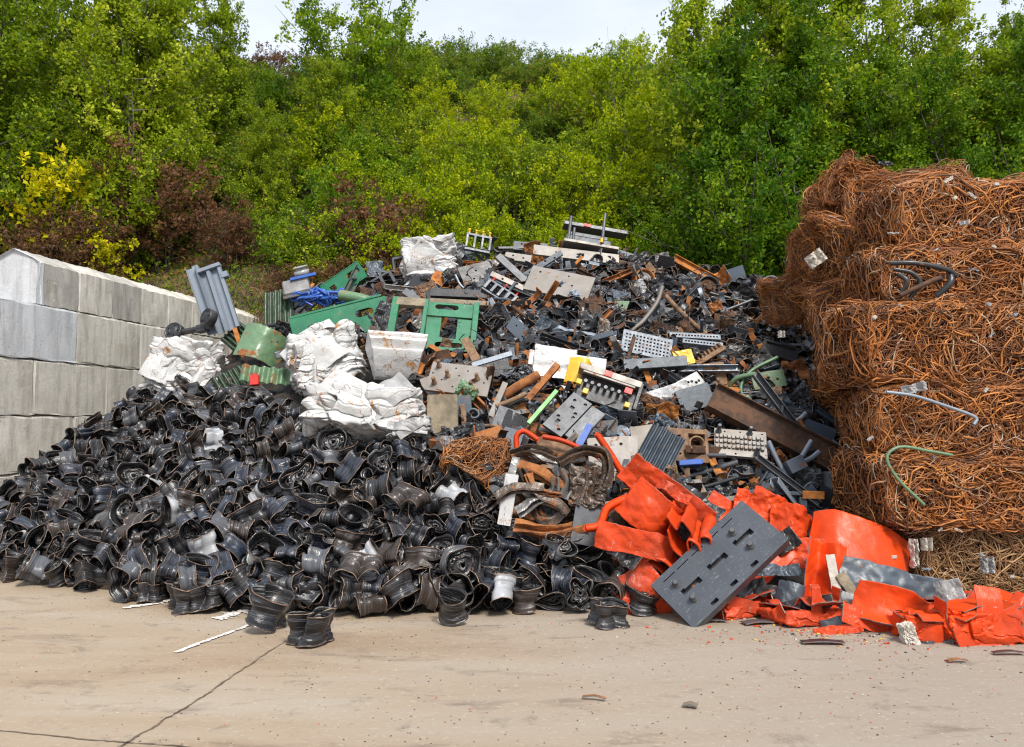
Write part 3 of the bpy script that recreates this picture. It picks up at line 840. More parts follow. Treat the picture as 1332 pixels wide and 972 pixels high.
# ---------------------------------------------------------------- crushed wheel rims
SEC = np.array([(-.090, .017), (-.088, .008), (-.082, .002), (-.072, 0), (-.060, 0), (-.056, -.003), (-.050, -.013), (-.046, -.016), (-.030, -.017), (-.026, -.021), (-.006, -.021),
                (-.002, -.016), (.014, -.011), (.018, -.002), (.036, -.001), (.040, .002), (.060, .002), (.072, 0), (.082, .003), (.088, .010), (.090, .018)])
def rim_mesh(seed, nth=60, sec=SEC, lobes=None, depth=None, flat=None, bend=None, disc=None, thick=.0055):
    rs = np.random.RandomState(seed)
    lobes = rs.choice([2, 3, 3, 4, 3]) if lobes is None else lobes
    depth = rs.uniform(.2, .62) if depth is None else depth
    flat = rs.uniform(.3, .85) if flat is None else flat
    bend = rs.uniform(0, 4.2) if bend is None else bend
    R0 = rs.uniform(.165, .195); ph = rs.rand() * 6.28; th = np.arange(nth) / nth * 2 * np.pi
    ph2 = rs.rand() * 6.28; k2 = rs.choice([2, 5, 3]); tw = rs.uniform(-.5, .5); squash_dir = rs.rand() * 6.28
    sk = rs.normal(size=2) * .25; a2 = rs.uniform(.02, .10); sp = rs.uniform(.6, 1.5)
    amp_s = rs.uniform(-.6, .6)
    def shape(theta, rho, off, s):
        """theta, rho (fraction of the radius), off (outwards), s axial in [-1, 1]"""
        dd = depth * (1 + amp_s * s)
        w = np.cos(lobes * (theta - ph) + .5 * np.sin(theta * 2 + ph2) + tw * s)
        r = R0 * (1 - dd * ((1 - w) * .5) ** 1.7 * (1 + .25 * np.cos(theta - ph2)) + a2 * np.cos(k2 * theta + ph2 + s))
        r = (r + off) * rho
        x = r * np.cos(theta + .0 * s); y = r * np.sin(theta) * flat
        c, q = math.cos(squash_dir), math.sin(squash_dir)
        x, y = c * x - q * y, q * x + c * y
        if bend > .3:                # curl the flattened ring round an arc
            k = bend; an = x * k; rr = 1 / k - y
            x = np.sin(an) * rr; y = 1 / k - np.cos(an) * rr
        return x, y
    def P3(theta, rho, off, z):
        s = z / .09
        x, y = shape(theta, rho, off, s)
        zz = z * (1 + .25 * sk[0] * x / .2) + (x * sk[0] + y * sk[1]) * .45
        P = np.stack(np.broadcast_arrays(x, y, zz), -1)
        P = P + np.stack([smooth_noise(P, seed + i, 3.2 * sp, 2) for i in range(3)], -1) * .009
        P = P + np.stack([crease(P, seed + 9 + i, 3.6, 2) for i in range(3)], -1) * .018
        return P
    TH, J = np.meshgrid(th, np.arange(len(sec)), indexing='ij')
    P = P3(TH, 1.0, sec[J, 1], sec[J, 0])
    mb = MB(); thick_grid(mb, P, thick, True, 0, 1, None, True, 2)
    d = None
    if disc is None: disc = rs.rand() < .6
    if disc:
        rr = np.array([.14, .2, .27, .31, .42, .5, .56, .66, .74, .82, .9, .97]); dz = np.array([.046, .052, .052, .046, .034, .040, .052, .058, .054, .046, .036, .02])
        TH, J = np.meshgrid(th, np.arange(len(rr)), indexing='ij')
        Q = P3(TH, rr[J], -.03 * rr[J], dz[J] + .0)
        m = np.ones((nth, len(rr) - 1), bool)
        for k in range(0, nth, 6):                              # vent windows
            m[(k + np.arange(3)) % nth, 7:9] = False
        for k in range(0, nth, nth // 5): m[(k + np.arange(2)) % nth, 2] = False
        d = MB(); thick_grid(d, Q, .006, True, 0, 1, m, True, 0)
    return mb, d
RIMS = []
kinds = [dict(lobes=3, depth=.68, flat=.95, bend=0), dict(lobes=3, depth=.58, flat=.8, bend=0), dict(lobes=2, depth=.5, flat=.8, bend=0), dict(lobes=4, depth=.34, flat=.85, bend=0),
         dict(lobes=2, depth=.15, flat=.42, bend=5.0), dict(lobes=2, depth=.1, flat=.36, bend=6.0), dict(lobes=3, depth=.12, flat=.95, bend=0), dict(lobes=2, depth=.3, flat=.5, bend=3.5)]
for i in range(34):
    k = dict(kinds[i]) if i < 8 else {}
    if i in (6, 20): k['disc'] = True
    a, d = rim_mesh(100 + i, **k)
    RIMS.append((a.mesh('rim_barrel', [M['rim'], M['edge'], M['rim_in']]), d.mesh('wheel_disc', [M['rim_in'], M['edge']]) if d else None))
PAINTS = dict(black=(.010, .011, .014, 1), bluish=(.016, .022, .036, 1), brown=(.035, .024, .019, 1), grey=(.075, .08, .09, 1), silver=(.42, .43, .45, 1), white=(.62, .61, .58, 1))
RZ = random.Random(2)
def put_rim(var, loc, rot, sc, color, label, group=None):
    b, d = RIMS[var % len(RIMS)]
    o = bpy.data.objects.new('rim_barrel', b); COL.objects.link(o)
    tag(o, label, 'wheel rim', group)
    o.location = loc; o.rotation_euler = rot; o.scale = (sc, sc, sc * RZ.uniform(.85, 1.3)); o.color = PAINTS[color]
    if d:
        c = bpy.data.objects.new('wheel_disc', d); COL.objects.link(c); c.parent = o; c.color = PAINTS[color]
    return o
MESHV = {}
def rest_on_ground(o, z=0.0, gap=.002):
    me = o.data
    if me.name not in MESHV:
        a = np.empty(len(me.vertices) * 3, np.float32); me.vertices.foreach_get('co', a); MESHV[me.name] = a.reshape(-1, 3)
    Rm = np.array(Matrix.LocRotScale((0, 0, 0), o.rotation_euler, o.scale))[:3, :3]
    o.location[2] = z + gap - (MESHV[me.name] @ Rm.T)[:, 2].min()

# rims lying out on the concrete in front, each told apart
FR = [  # px, py of its middle, variant, rotation (deg), scale, paint, label
    (400, 826, 1, (14, 4, 20), 1.0, 'black', 'nearest wheel rim, squeezed flat, alone in front on the concrete'),
    (345, 806, 2, (-12, 10, -35), 1.05, 'black', 'tilted black rim with a rusty upper lip behind the nearest one'),
    (381, 782, 0, (80, 10, 65), 1.0, 'grey', 'grey upright rim with a white sticker behind the two nearest ones'),
    (413, 778, 5, (86, -8, 100), .9, 'grey', 'grey ribbed rim standing right of the stickered one'),
    (477, 786, 5, (5, 84, 20), 1.05, 'brown', 'upright folded rim strip, rust brown, standing on its end by the crack'),
    (470, 746, 0, (64, 0, 180), 1.05, 'brown', 'three lobed brown rim facing forward like a clover above the upright strip'),
    (582, 800, 4, (18, -10, 30), 1.0, 'black', 'folded black rim lying loose on the concrete in the middle front'),
    (795, 803, 3, (2, 3, 10), .92, 'black', 'small upright ribbed rim alone on the concrete left of the studded plate'),
    (235, 780, 0, (4, 0, 0), 1.05, 'black', 'black three lobed rim standing on its lip in the left foreground'),
    (262, 782, 1, (3, -3, 60), .98, 'black', 'black lobed rim standing beside the three lobed one'),
    (286, 778, 6, (84, 6, 30), .88, 'silver', 'silvery white rim on its side among black ones, left foreground'),
    (155, 770, 2, (82, 18, 150), .95, 'grey', 'grey rim with open brown mouth turned left on the left concrete'),
    (190, 772, 3, (0, 0, 80), .8, 'black', 'small black rim standing against the open mouthed one'),
    (118, 748, 4, (30, 10, 200), 1.1, 'black', 'wide opened black rim with pale scuffs at the left edge of the heap'),
    (80, 742, 5, (25, -12, 20), 1.0, 'black', 'curled black rim lying flat between the scuffed one and the left edge'),
    (22, 738, 4, (10, -5, 190), 1.1, 'brown', 'rust brown split rim at the left edge of the photo'),
    (350, 722, 2, (60, -20, 30), 1.05, 'white', 'white crushed rim bright among the black ones above the nearest rims'),
    (731, 706, 1, (70, 10, 10), .95, 'silver', 'silver rim with curled edge in front of the crumpled car frame'),
    (683, 784, 7, (6, 0, 5), 1.0, 'brown', 'arched brown black rim with hollow beneath at the foot of the heap'),
    (715, 780, 5, (4, 86, 80), .95, 'black', 'narrow upright black rim right of the arched one'),
    (600, 735, 6, (84, 0, 25), 1.05, 'grey', 'broad ribbed rim on its side above the loose folded one'),
    (655, 755, 3, (4, 8, 20), 1.0, 'black', 'black rim stacked above the arched one'),
    (760, 755, 7, (40, 10, 30), 1.0, 'black', 'curved black rim against the orange bale'),
    (840, 785, 6, (12, 8, 0), .95, 'black', 'round black rim tucked under the corner of the studded plate'),
    (437, 577, 6, (72, 0, -20), .98, 'black', 'rim facing forward with its round hub disc below the front white bale'),
    (391, 621, 20, (60, 15, 10), 1.2, 'grey', 'large grey rim disc facing forward in the middle of the rim heap'),
    (176, 622, 6, (58, 10, 20), 1.05, 'brown', 'rust brown rim with its hub disc showing in the left part of the rim heap'),
    (374, 566, 2, (60, 30, 80), 1.05, 'brown', 'orange rusted rim left of the rim with the round hub disc'),
    (530, 655, 0, (62, -8, 150), 1.15, 'brown', 'open three lobed rim with rusty lip and dark hub, right of the heap middle'),
    (455, 640, 1, (58, 8, 60), 1.05, 'brown', 'brown rim disc with drilled bolt holes left of the open three lobed rim'),
    (460, 675, 7, (50, 0, 10), 1.1, 'black', 'kidney shaped black rim disc under the brown one with bolt holes'),
    (340, 640, 4, (35, 20, 40), .95, 'silver', 'silver rim flattened beside one with an orange stripe'),
    (1035, 425, 3, (60, 0, 10), .95, 'black', 'black rim caught in the wire left of the bales'),
]
taken = []
for px, py, v, rot, sc, pc, lab in FR:
    front = py > np.interp(px, HX, HB) - 45
    if front:
        h = 18 * sc
        g0 = ground_at(px, py + h)
        loc = g0 * [1, 1, 0] + [0, .12, .15]
    else: loc = on_heap(px, py, .22)
    o = put_rim(v, loc, tuple(R(a) for a in rot), sc * .92, pc, lab)
    if front and py > 765: rest_on_ground(o)
    elif front:
        p = on_heap(px, py, .15); o.location = p
    taken.append((px, py, 26 if py > 700 else 20))

def in_poly(x, y, poly):
    c = False; n = len(poly)
    for i in range(n):
        x0, y0 = poly[i]; x1, y1 = poly[i - 1]
        if (y0 > y) != (y1 > y) and x < (x1 - x0) * (y - y0) / (y1 - y0) + x0: c = not c
    return c
ZONE_A = [(-70, 700), (0, 650), (60, 600), (120, 550), (190, 505), (300, 500), (370, 528), (405, 560), (470, 590), (560, 575), (640, 610), (655, 690), (755, 705), (785, 735), (825, 772), (870, 802), (-80, 765)]
ZONE_B = [(770, 330), (850, 335), (930, 350), (1010, 370), (1060, 420), (1090, 480), (1100, 560), (1130, 680), (1060, 700), (1040, 600), (900, 600), (820, 560), (760, 470), (640, 480), (640, 420), (760, 400)]
rs = random.Random(5)
def darts(poly, n, f, tries=40000):
    out = []; xs_ = [p[0] for p in poly]; ys_ = [p[1] for p in poly]
    for _ in range(tries):
        x, y = rs.uniform(min(xs_), max(xs_)), rs.uniform(min(ys_), max(ys_))
        if not in_poly(x, y, poly): continue
        p = on_heap(x, y); d = f * F / p[1]
        if any((x - a) ** 2 + ((y - b) * 1.2) ** 2 < (c * .8 if z_ == 't' else d) ** 2 for a, b, c, z_ in out): continue
        out.append((x, y, d, 'n'))
        if len(out) >= n: break
    return out
pts = [(x, y, r_, 't') for x, y, r_ in taken]
def zone_words(x, y):
    if y > 735: return 'along the foot of the heap'
    if x < 130: return 'against the block wall side of the rim heap'
    if y < 560 and x < 420: return 'below the left white bale'
    if x > 480 and y < 680: return 'right of the heap middle, below the timber block'
    if x > 560: return 'left of the orange bale'
    return 'in the middle of the rim heap'
chosen = []
def scatter(poly, n, f):
    global pts
    got = []
    xs_ = [p[0] for p in poly]; ys_ = [p[1] for p in poly]
    cache = 0
    while len(got) < n and cache < 60000:
        cache += 1
        x, y = rs.uniform(min(xs_), max(xs_)), rs.uniform(min(ys_), max(ys_))
        if not in_poly(x, y, poly): continue
        b = np.interp(x, HX, HB)
        if y > b - 6: continue
        Yq = CAMZ / ((b - 541) / F) + (np.interp(x, HX, HY) - CAMZ / ((b - 541) / F)) * max(0, (b - y) / (b - np.interp(x, HX, HC)))
        d = f * F / Yq
        if any((x - a) ** 2 + ((y - c) * 1.15) ** 2 < (r_ if z_ == 't' else d) ** 2 for a, c, r_, z_ in pts): continue
        pts.append((x, y, d, 'n')); got.append((x, y))
    return got
A1 = scatter(ZONE_A, 240, .182)
for x, y in A1:
    pc = rs.choices(['black', 'bluish', 'brown', 'grey', 'silver'], [36, 38, 12, 10, 4])[0]
    v = rs.randrange(34)
    lab = {'black': 'crushed black wheel rim', 'bluish': 'crushed blue black wheel rim', 'brown': 'crushed rust brown wheel rim', 'grey': 'crushed grey wheel rim', 'silver': 'crushed silver wheel rim'}[pc] + ' ' + zone_words(x, y)
    o = put_rim(v, on_heap(x, y, rs.uniform(.0, .16)), (rs.uniform(0, 6.28), rs.uniform(0, 6.28), rs.uniform(0, 6.28)), rs.uniform(.72, 1.0), pc, lab, lab.replace('rim ', 'rims ', 1))
    if y > 700 or o.location[2] < .3: o.location[2] = max(o.location[2], .16)
B1 = scatter(ZONE_B, 300 - len(FR) - len(A1), .2)
for x, y in B1:
    zw = 'near the crest of the heap' if y < 410 else 'beside the wire bales' if x > 1020 else 'among mixed scrap on the right of the heap'
    pc = rs.choices(['black', 'bluish', 'brown', 'grey'], [42, 42, 8, 8])[0]
    lab = {'black': 'small looking black rim', 'bluish': 'blue black rim', 'brown': 'rusty brown rim', 'grey': 'grey rim'}[pc] + ' ' + zw
    put_rim(rs.randrange(34), on_heap(x, y, rs.uniform(.0, .14)), (rs.uniform(0, 6.28), rs.uniform(0, 6.28), rs.uniform(0, 6.28)), rs.uniform(.75, .92), pc, lab, lab.replace('rim ', 'rims ', 1))
print('rims', len(FR), len(A1), len(B1))
# the rest of the rims, deeper in the heap: one mass
sec_lo = SEC[[0, 3, 7, 10, 13, 16, 20]]
lows = []
for i in range(8):
    a, d = rim_mesh(300 + i, nth=26, sec=sec_lo, disc=(i % 3 == 0)); lows.append(a)
    if d: a.merge(d)
mb = MB(); rr = np.random.RandomState(3)
def mass(poly, n, f, deep):
    k = 0; xs_ = [p[0] for p in poly]; ys_ = [p[1] for p in poly]; cnt = 0
    while k < n and cnt < 9000:
        cnt += 1
        x, y = rr.uniform(min(xs_), max(xs_)), rr.uniform(min(ys_), max(ys_))
        if not in_poly(x, y, poly) or y > np.interp(x, HX, HB) - 10: continue
        p = on_heap(x, y, -deep * rr.uniform(.3, 1)); p[2] = max(p[2], .15)
        mb.merge(lows[rr.randint(8)], Matrix.Translation(p) @ Euler(rr.uniform(0, 6.28, 3)).to_matrix().to_4x4() @ Matrix.Scale(f, 4)); k += 1
mass(ZONE_A, 320, .84, .16); mass(ZONE_B, 400, .82, .0)
o = tag(mb.build('rim_mass', [M['rim'], M['edge'], M['rim_in']]), 'more crushed black rims packed deeper between those on the surface', kind='stuff'); o.color = PAINTS['black']

# ---------------------------------------------------------------- wire bales
t = NT('rusty_wire'); v = t.coord(False)
c = t.ramp(t.attr(), [(0, (.05, .02, .010)), (.25, (.17, .058, .014)), (.45, (.35, .115, .020)), (.68, (.54, .21, .045)), (.82, (.26, .12, .055)), (.93, (.42, .27, .15)), (1, (.52, .44, .34))])
c = t.mix(t.ramp(t.noise(v, 5, 5, .6), [(.45, 0.0), (.65, .45)]), c, (.14, .05, .02)); t.l(c, t.b.inputs['Base Color']); t.b.inputs['Roughness'].default_value = .7; M['wire'] = t.m
t = NT('pale_rusty_wire'); v = t.coord(False)
c = t.ramp(t.attr(), [(0, (.11, .05, .02)), (.4, (.26, .13, .05)), (.7, (.40, .24, .11)), (1, (.48, .36, .22))]); t.l(c, t.b.inputs['Base Color']); t.b.inputs['Roughness'].default_value = .7; M['wire_pale'] = t.m
def wires(seed, half, n, m=13, step=.075, curl=1.0, rad=(.0028, .0088), rough=.05, shell=.15, face=None):
    rs = np.random.RandomState(seed); h = np.array(half)
    # start on the shell of a rounded box
    d = rs.normal(size=(n, 3)); ax = rs.choice(3, n, p=np.array([h[1] * h[2], h[0] * h[2], h[0] * h[1]]) / (h[1] * h[2] + h[0] * h[2] + h[0] * h[1]))
    p = rs.uniform(-1, 1, (n, 3)) * h; sg = rs.choice([-1, 1], n); p[np.arange(n), ax] = sg * h[ax]
    lay = 1 - shell * rs.rand(n) ** 1.5
    nrm = np.zeros((n, 3)); nrm[np.arange(n), ax] = sg
    dr = rs.normal(size=(n, 3)) * [1.3, 1.0, .65]; dr -= nrm * np.sum(dr * nrm, 1, keepdims=True); dr /= np.linalg.norm(dr, axis=1, keepdims=True)
    turn = rs.normal(size=n) * .42 * curl
    out = [p * lay[:, None]]
    for i in range(m - 1):
        turn = turn * .8 + rs.normal(size=n) * .26 * curl + (rs.rand(n) < .06) * rs.normal(size=n) * 1.4
        side = np.cross(nrm, dr)
        dr = dr * np.cos(turn)[:, None] + side * np.sin(turn)[:, None] + nrm * rs.normal(size=(n, 1)) * .20
        dr /= np.linalg.norm(dr, axis=1, keepdims=True)
        p = p + dr * step
        # wrap round the box edge
        lim = h * (1.0 + .0 * p)
        q = np.abs(p) / lim; ov = q.max(1); k = q.argmax(1)
        nn = np.zeros((n, 3)); nn[np.arange(n), k] = np.sign(p[np.arange(n), k])
        p = np.where((ov > 1.03)[:, None], np.clip(p, -lim, lim), p)
        ch = (ov > 1.03); nrm = np.where(ch[:, None], nn, nrm)
        dr = np.where(ch[:, None], dr - nn * np.sum(dr * nn, 1, keepdims=True) * 1.1, dr)
        dr /= np.linalg.norm(dr, axis=1, keepdims=True) + 1e-9
        out.append(p * lay[:, None])
    P = np.stack(out, 1)
    # rounded corners and an uneven surface
    q = P / h; rad_ = (np.abs(q) ** 8).sum(-1, keepdims=True) ** (1 / 8.); P = P / np.maximum(rad_, 1) ** 1.0
    hair = (rs.rand(n, 1, 1) < .22) * rs.rand(n, 1, 1) * .13 * np.sin(np.linspace(0, rs.uniform(1.5, 6), P.shape[1]))[None, :, None] ** 2; P = P * (1 + hair / (h / h.min()) ) + np.sign(P) * hair * .25
    P = P + np.stack([smooth_noise(P + seed, seed + k, .8, 3) for k in range(3)], -1) * rough
    val = np.clip(rs.beta(1.6, 2, n) + .12 * rs.normal(size=n), 0, 1)
    mb = MB(); tubes(mb, P, rad[0] + (rad[1] - rad[0]) * rs.rand(n) ** 1.8 * (1 + .5 * (rs.rand(n) < .06)), 4, 0, val)
    # stray ends
    return mb
def core_box(half, seed, rough=.05):
    mb = MB(); h = np.array(half) * .84; n = 12
    for ax in range(3):
        for sg in (-1, 1):
            u = np.linspace(-1, 1, n); U, V_ = np.meshgrid(u, u, indexing='ij'); P = np.zeros((n, n, 3))
            P[..., ax] = sg; P[..., (ax + 1) % 3] = U * sg; P[..., (ax + 2) % 3] = V_
            q = (np.abs(P) ** 6).sum(-1, keepdims=True) ** (1 / 6.)
            P = P / q * h; P = P + np.stack([smooth_noise(P + seed, seed + k, .8, 3) for k in range(3)], -1) * rough
            mb.add(P, grid_faces(n, n), 0, smooth=False)
    return mb
NB = 0
M['wirecore'] = rustmat('wire_gap_dark', ((.015, .007, .004), (.035, .014, .006), (.075, .028, .010), (.03, .014, .01)), 26, .95, 1.0)  # core painted near-black for the shade between the wires
def bale(seed, half, n, **k):
    return wires(seed, half, n, **k).mesh('wire_bale', [M['wire']]), core_box(half, seed, k.get('rough', .05)).mesh('shade_core', [M['wirecore']])
BM = [bale(1, (1.1, .55, .315), 4600), bale(2, (1.1, .55, .37), 4800, curl=1.4), bale(3, (.55, .6, .48), 3400, rough=.12, curl=.9, rad=(.0025, .006), shell=.2), bale(4, (1.1, .55, .315), 4600, curl=.8), bale(5, (.6, .5, .42), 3400, rough=.14, curl=1.6, rad=(.0025, .006), shell=.2)]
pale = []
for me, co in BM[:1]:
    m2 = me.copy(); m2.materials[0] = M['wire_pale']; pale.append((m2, co))
def put_bale(b, loc, rot, sc, label, group):
    me, co = b; o = bpy.data.objects.new('wire_bale', me); COL.objects.link(o); tag(o, label, 'wire bale', group)
    o.location = loc; o.rotation_euler = tuple(R(a) for a in rot); o.scale = sc
    c = bpy.data.objects.new('shade_core', co); COL.objects.link(c); c.parent = o
    return o
G = 'bales of rusty wire stacked at the right'
put_bale(pale[0], (4.80, 7.95, .32), (0, 0, -2), (1.02, 1, 1.0), 'pale brown wire bale at the bottom of the stack', G)
put_bale(BM[3], (4.32, 7.82, .93), (0, 1, 3), (1.05, 1, .98), 'second wire bale from the bottom, under the green hoop of pipe', G)
put_bale(BM[0], (4.44, 7.93, 1.56), (0, -1, -3), (1.05, 1, 1.05), 'third wire bale from the bottom, with a silver pipe on its front', G)
put_bale(BM[1], (4.32, 7.98, 2.25), (0, 1, 2), (1.1, 1, 1.0), 'thick orange wire bale below the dark exhaust pipes', G)
put_bale(BM[3], (4.64, 8.28, 2.94), (0, -2, -4), (1.05, 1, 1.0), 'wire bale next to the top, dark pipes stuck in its left end', G)
put_bale(BM[0], (4.86, 8.5, 3.6), (3, -2, 3), (1.05, .95, 1.1), 'topmost wire bale of the stack', G)
L = 'loose wire bundles left of the stack'
for i, (px, py, Y, s, lab) in enumerate((
    (1118, 262, 9.9, .8, 'highest loose wire bundle left of the topmost bale'), (1078, 335, 10.6, .72, 'wire bundle standing out against the dark green bushes'),
    (1115, 330, 9.6, .85, 'wire bundle with pale strips in front of the upper ones'), (1045, 385, 11.0, .66, 'farthest left wire bundle, ending at the white hub'),
    (1090, 400, 10.2, .8, 'wire bundle below the white plastic bag'), (1125, 420, 9.6, .9, 'wire bundle left of the exhaust pipes'),
    (1130, 480, 9.8, .8, 'wire bundle with a black rim caught in it'), (1145, 560, 9.7, .8, 'wire bundle beside the bent silver parts'), (1170, 640, 9.4, .9, 'lowest wire bundle behind the bale stack'),
    (1180, 300, 9.6, 1.0, 'wire bundle half hidden behind the upper bales'), (1185, 480, 9.7, 1.1, 'wire bundle behind the third bale'))):
    put_bale(BM[2 if i % 2 else 4], at(px, py, Y), (20 * math.sin(i * 2.1), 25 * math.cos(i * 1.7), i * 67), (s, s, s), lab, L)
# ---------------------------------------------------------------- the larger pieces of scrap
def m_per_px(px, py, gy=None):
    return (on_heap(px, py)[1] if gy is None else gy) / F

class Thing:
    """An Empty on the heap, its parts meshes built in local metres (x right, y up in the piece's own plane, z out of it)."""
    def __init__(s, name, label, cat, px, py, spin=0, tilt=70, yaw=0, lift=.1, Y=None, group=None):
        p = on_heap(px, py, lift) if Y is None else at(px, py, Y)
        s.u = p[1] / F
        s.o = empty(name, label, cat, group)
        s.M = Matrix.Translation(p) @ orient(spin, tilt, yaw)
        s.o.matrix_basis = s.M
        s.Y = p[1]
    def part(s, name, mb, mats, label=None, parent=None):
        if not isinstance(mats, (list, tuple)): mats = [mats]
        o = mb.build(name, [M[m] if isinstance(m, str) else m for m in mats], parent or s.o)
        if label: o['label'] = label
        return o
def single(name, label, cat, mb, mats, px, py, spin=0, tilt=70, yaw=0, lift=.1, Y=None, group=None):
    p = on_heap(px, py, lift) if Y is None else at(px, py, Y)
    if not isinstance(mats, (list, tuple)): mats = [mats]
    o = mb.build(name, [M[m] if isinstance(m, str) else m for m in mats], None, Matrix.Translation(p) @ orient(spin, tilt, yaw))
    return tag(o, label, cat, group)

def crumpled_block(w, h, d, seed, amp=.09, lay=3.5, n=44, axis=2, fine=1.0, layers=.05, soft=False):
    """A bale of pressed sheet: a box whose skin is folded, layered and dented."""
    mb = MB(); H3 = np.array([w, h, d]) / 2; rs = np.random.RandomState(seed)
    for ax in range(3):
        for sg in (-1, 1):
            u = np.linspace(-1, 1, n); U, V_ = np.meshgrid(u, u, indexing='ij'); P = np.zeros((n, n, 3))
            P[..., ax] = sg; P[..., (ax + 1) % 3] = U * sg; P[..., (ax + 2) % 3] = V_
            q = (np.abs(P) ** 9).sum(-1, keepdims=True) ** (1 / 9.); N = P / q
            P = N * H3
            m = max(w, h, d)
            big = crease(P / m, seed, 1.1, 2)[..., None]
            P = P * (1 + big * .30)
            wv = (P[..., axis] / m) * lay * 2 + crease(P / m, seed + 5, 1.3, 2) * 1.2
            P = P * (1 + (tri(wv)[..., None]) * layers * 1.6)
            P = P + np.stack([crease(P / m, seed + 11 + i, 1.9 if soft else 2.6, 3 if soft else 4) for i in range(3)], -1) * amp * m * fine
            # deep pressed folds
            if soft and m > .5: P = P - N * (np.clip(tri(wv * 1.7 + crease(P / m, seed + 71, 2.0, 2) * .5) - .26, 0, 1) / .24)[..., None] * .022 * m
            for q_, wd_, dp_ in (((41, .09, .07),) if soft else ((41, .10, .085), (57, .07, .06))):
                g1 = crease(P / m + 7, seed + q_, (1.1 if soft else 1.5) if q_ == 41 else 2.6, 2); P = P - N * (np.clip(wd_ - np.abs(g1), 0, 1) / wd_)[..., None] ** 1.5 * dp_ * m
            mb.add(P, grid_faces(n, n), 0, smooth=False)
    return mb

def sheet(w, l, seed, prof=None, amp=.05, scale=2.0, thick=.004, n=(46, 40), smooth=True, curl=0.0, octv=3, taper=0.0):
    """A torn and dented sheet following an optional folded profile (list of x, z), length along y."""
    if prof is None: prof = [(-w / 2, 0), (0, 0), (w / 2, 0)]
    pr = smooth_path(np.array([[x, 0, z] for x, z in prof]), n[0])
    y = np.linspace(-l / 2, l / 2, n[1]); rs = np.random.RandomState(seed)
    P = np.zeros((n[0], n[1], 3)); P[..., 0] = pr[:, 0][:, None]; P[..., 2] = pr[:, 2][:, None]; P[..., 1] = y
    if taper: P[..., 0] *= (1 + taper * (y / l))
    k = 1 / max(w, l)
    P[..., 2] += curl * (P[..., 1] / l * 2) ** 2 * l
    # ragged outline
    e = crease(P * k, seed + 3, 4.0, 3); P[..., 1] += e * .05 * l * (np.abs(y) / (l / 2)) ** 3
    P = P + np.stack([crease(P * k + 3, seed + i, scale, octv) * (0.5 if i < 2 else 1) for i in range(3)], -1) * amp * max(w, l)
    mb = MB(); thick_grid(mb, P, thick, False, 0, 1, None, smooth, 0); return mb

def channel(mb, L, w, h, t=.008, mi=0, c=(0, 0, 0)):
    """U channel along x, open towards +z."""
    c = np.array(c)
    box(mb, c + [0, 0, 0], (L, w, t), t * .2, mi)
    for s in (-1, 1): box(mb, c + [0, s * (w / 2 - t / 2), h / 2 + t / 2 + .0005], (L, t, h), t * .2, mi)
    return mb
def ibeam(mb, L, h, w, t=.012, mi=0):
    box(mb, (0, 0, 0), (L, h - 2 * t - .001, t), t * .15, mi)
    for s in (-1, 1): box(mb, (0, s * (h / 2 - t / 2), 0), (L, t, w), t * .15, mi)
    return mb
def frame_rect(mb, w, h, bar, t, mi=0):
    poly_slab(mb, rect(0, 0, w, h), [rect(0, 0, w - 2 * bar, h - 2 * bar)], -t / 2, t / 2, mi); return mb

def die_plate(T, w, h, t, posts=(), holes=(), slots=(), mat='steelplate', post_mat='grey', pr=.025, ph=.09, edge=None):
    mb = MB(); poly_slab(mb, rect(0, 0, w, h), [circ(x * w, y * h, r_) for x, y, r_ in holes] + [rect(x * w, y * h, a, b) for x, y, a, b in slots], -t / 2, t / 2)
    T.part('plate', mb, mat)
    if holes or slots:
        mb = MB(); box(mb, (0, 0, -t * .22), (w * .985, h * .985, t * .4), .003); T.part('backing', mb, 'dark')
    for x, y in posts:
        mb = MB(); lathe(mb, [(pr * 1.5, t / 2 + .001), (pr * 1.5, t / 2 + .012), (pr, t / 2 + .014), (pr, t / 2 + ph), (pr * .75, t / 2 + ph + .008)], 14)
        o = T.part('guide_post', mb, post_mat); o.location = (x * w, y * h, 0)

# --- left end of the crest
th = Thing('steel_channel', 'wide galvanised channel leaning up beside the wall, right of the narrow rail', 'steel profile', 284, 392, 0, 80, 0, .2)
u = th.u; mb = MB()
pr = [(-17, 0), (-17, 6), (-13, 6), (-11, 0), (-4, 0), (-2, 6), (2, 6), (4, 0), (11, 0), (13, 6), (17, 6), (17, 0)]
pr = np.array(pr, float) * u
P = np.zeros((len(pr), 12, 3)); P[..., 0] = pr[:, 0][:, None]; P[..., 2] = pr[:, 1][:, None]; P[..., 1] = np.linspace(-44, 44, 12) * u
thick_grid(mb, P, .006, smooth=False); th.part('corrugated_web', mb, 'galv')
mb = MB(); box(mb, (0, 46 * u, 4 * u), (36 * u, 5 * u, 9 * u), .005); box(mb, (-14 * u, 51 * u, 3 * u), (8 * u, 9 * u, 8 * u), .004); box(mb, (19 * u, 30 * u, 3 * u), (9 * u, 8 * u, 9 * u), .004); th.part('end_fitting', mb, 'galv')
th.o.matrix_basis = th.M @ Matrix.Rotation(R(21), 4, 'Z')
mb = MB(); channel(mb, 92 * u, 12 * u, 9 * u, .005)
single('steel_rail', 'narrow galvanised rail leaning over the top of the block wall', 'steel profile', mb, 'galv', 263, 392, 110, 82, 8, .28)
ax = Thing('axle', 'rusty axle with two brake drums lying behind the left white bale', 'axle', 250, 428, 8, 82, -25, .25)
u = ax.u; mb = MB(); pipe(mb, [(-30 * u, 0, 0), (0, -2 * u, 0), (34 * u, -2 * u, .02)], 4.2 * u, 10, 12); box(mb, (18 * u, -3 * u, 0), (16 * u, 10 * u, 9 * u), .01); ax.part('axle_tube', mb, 'dark')
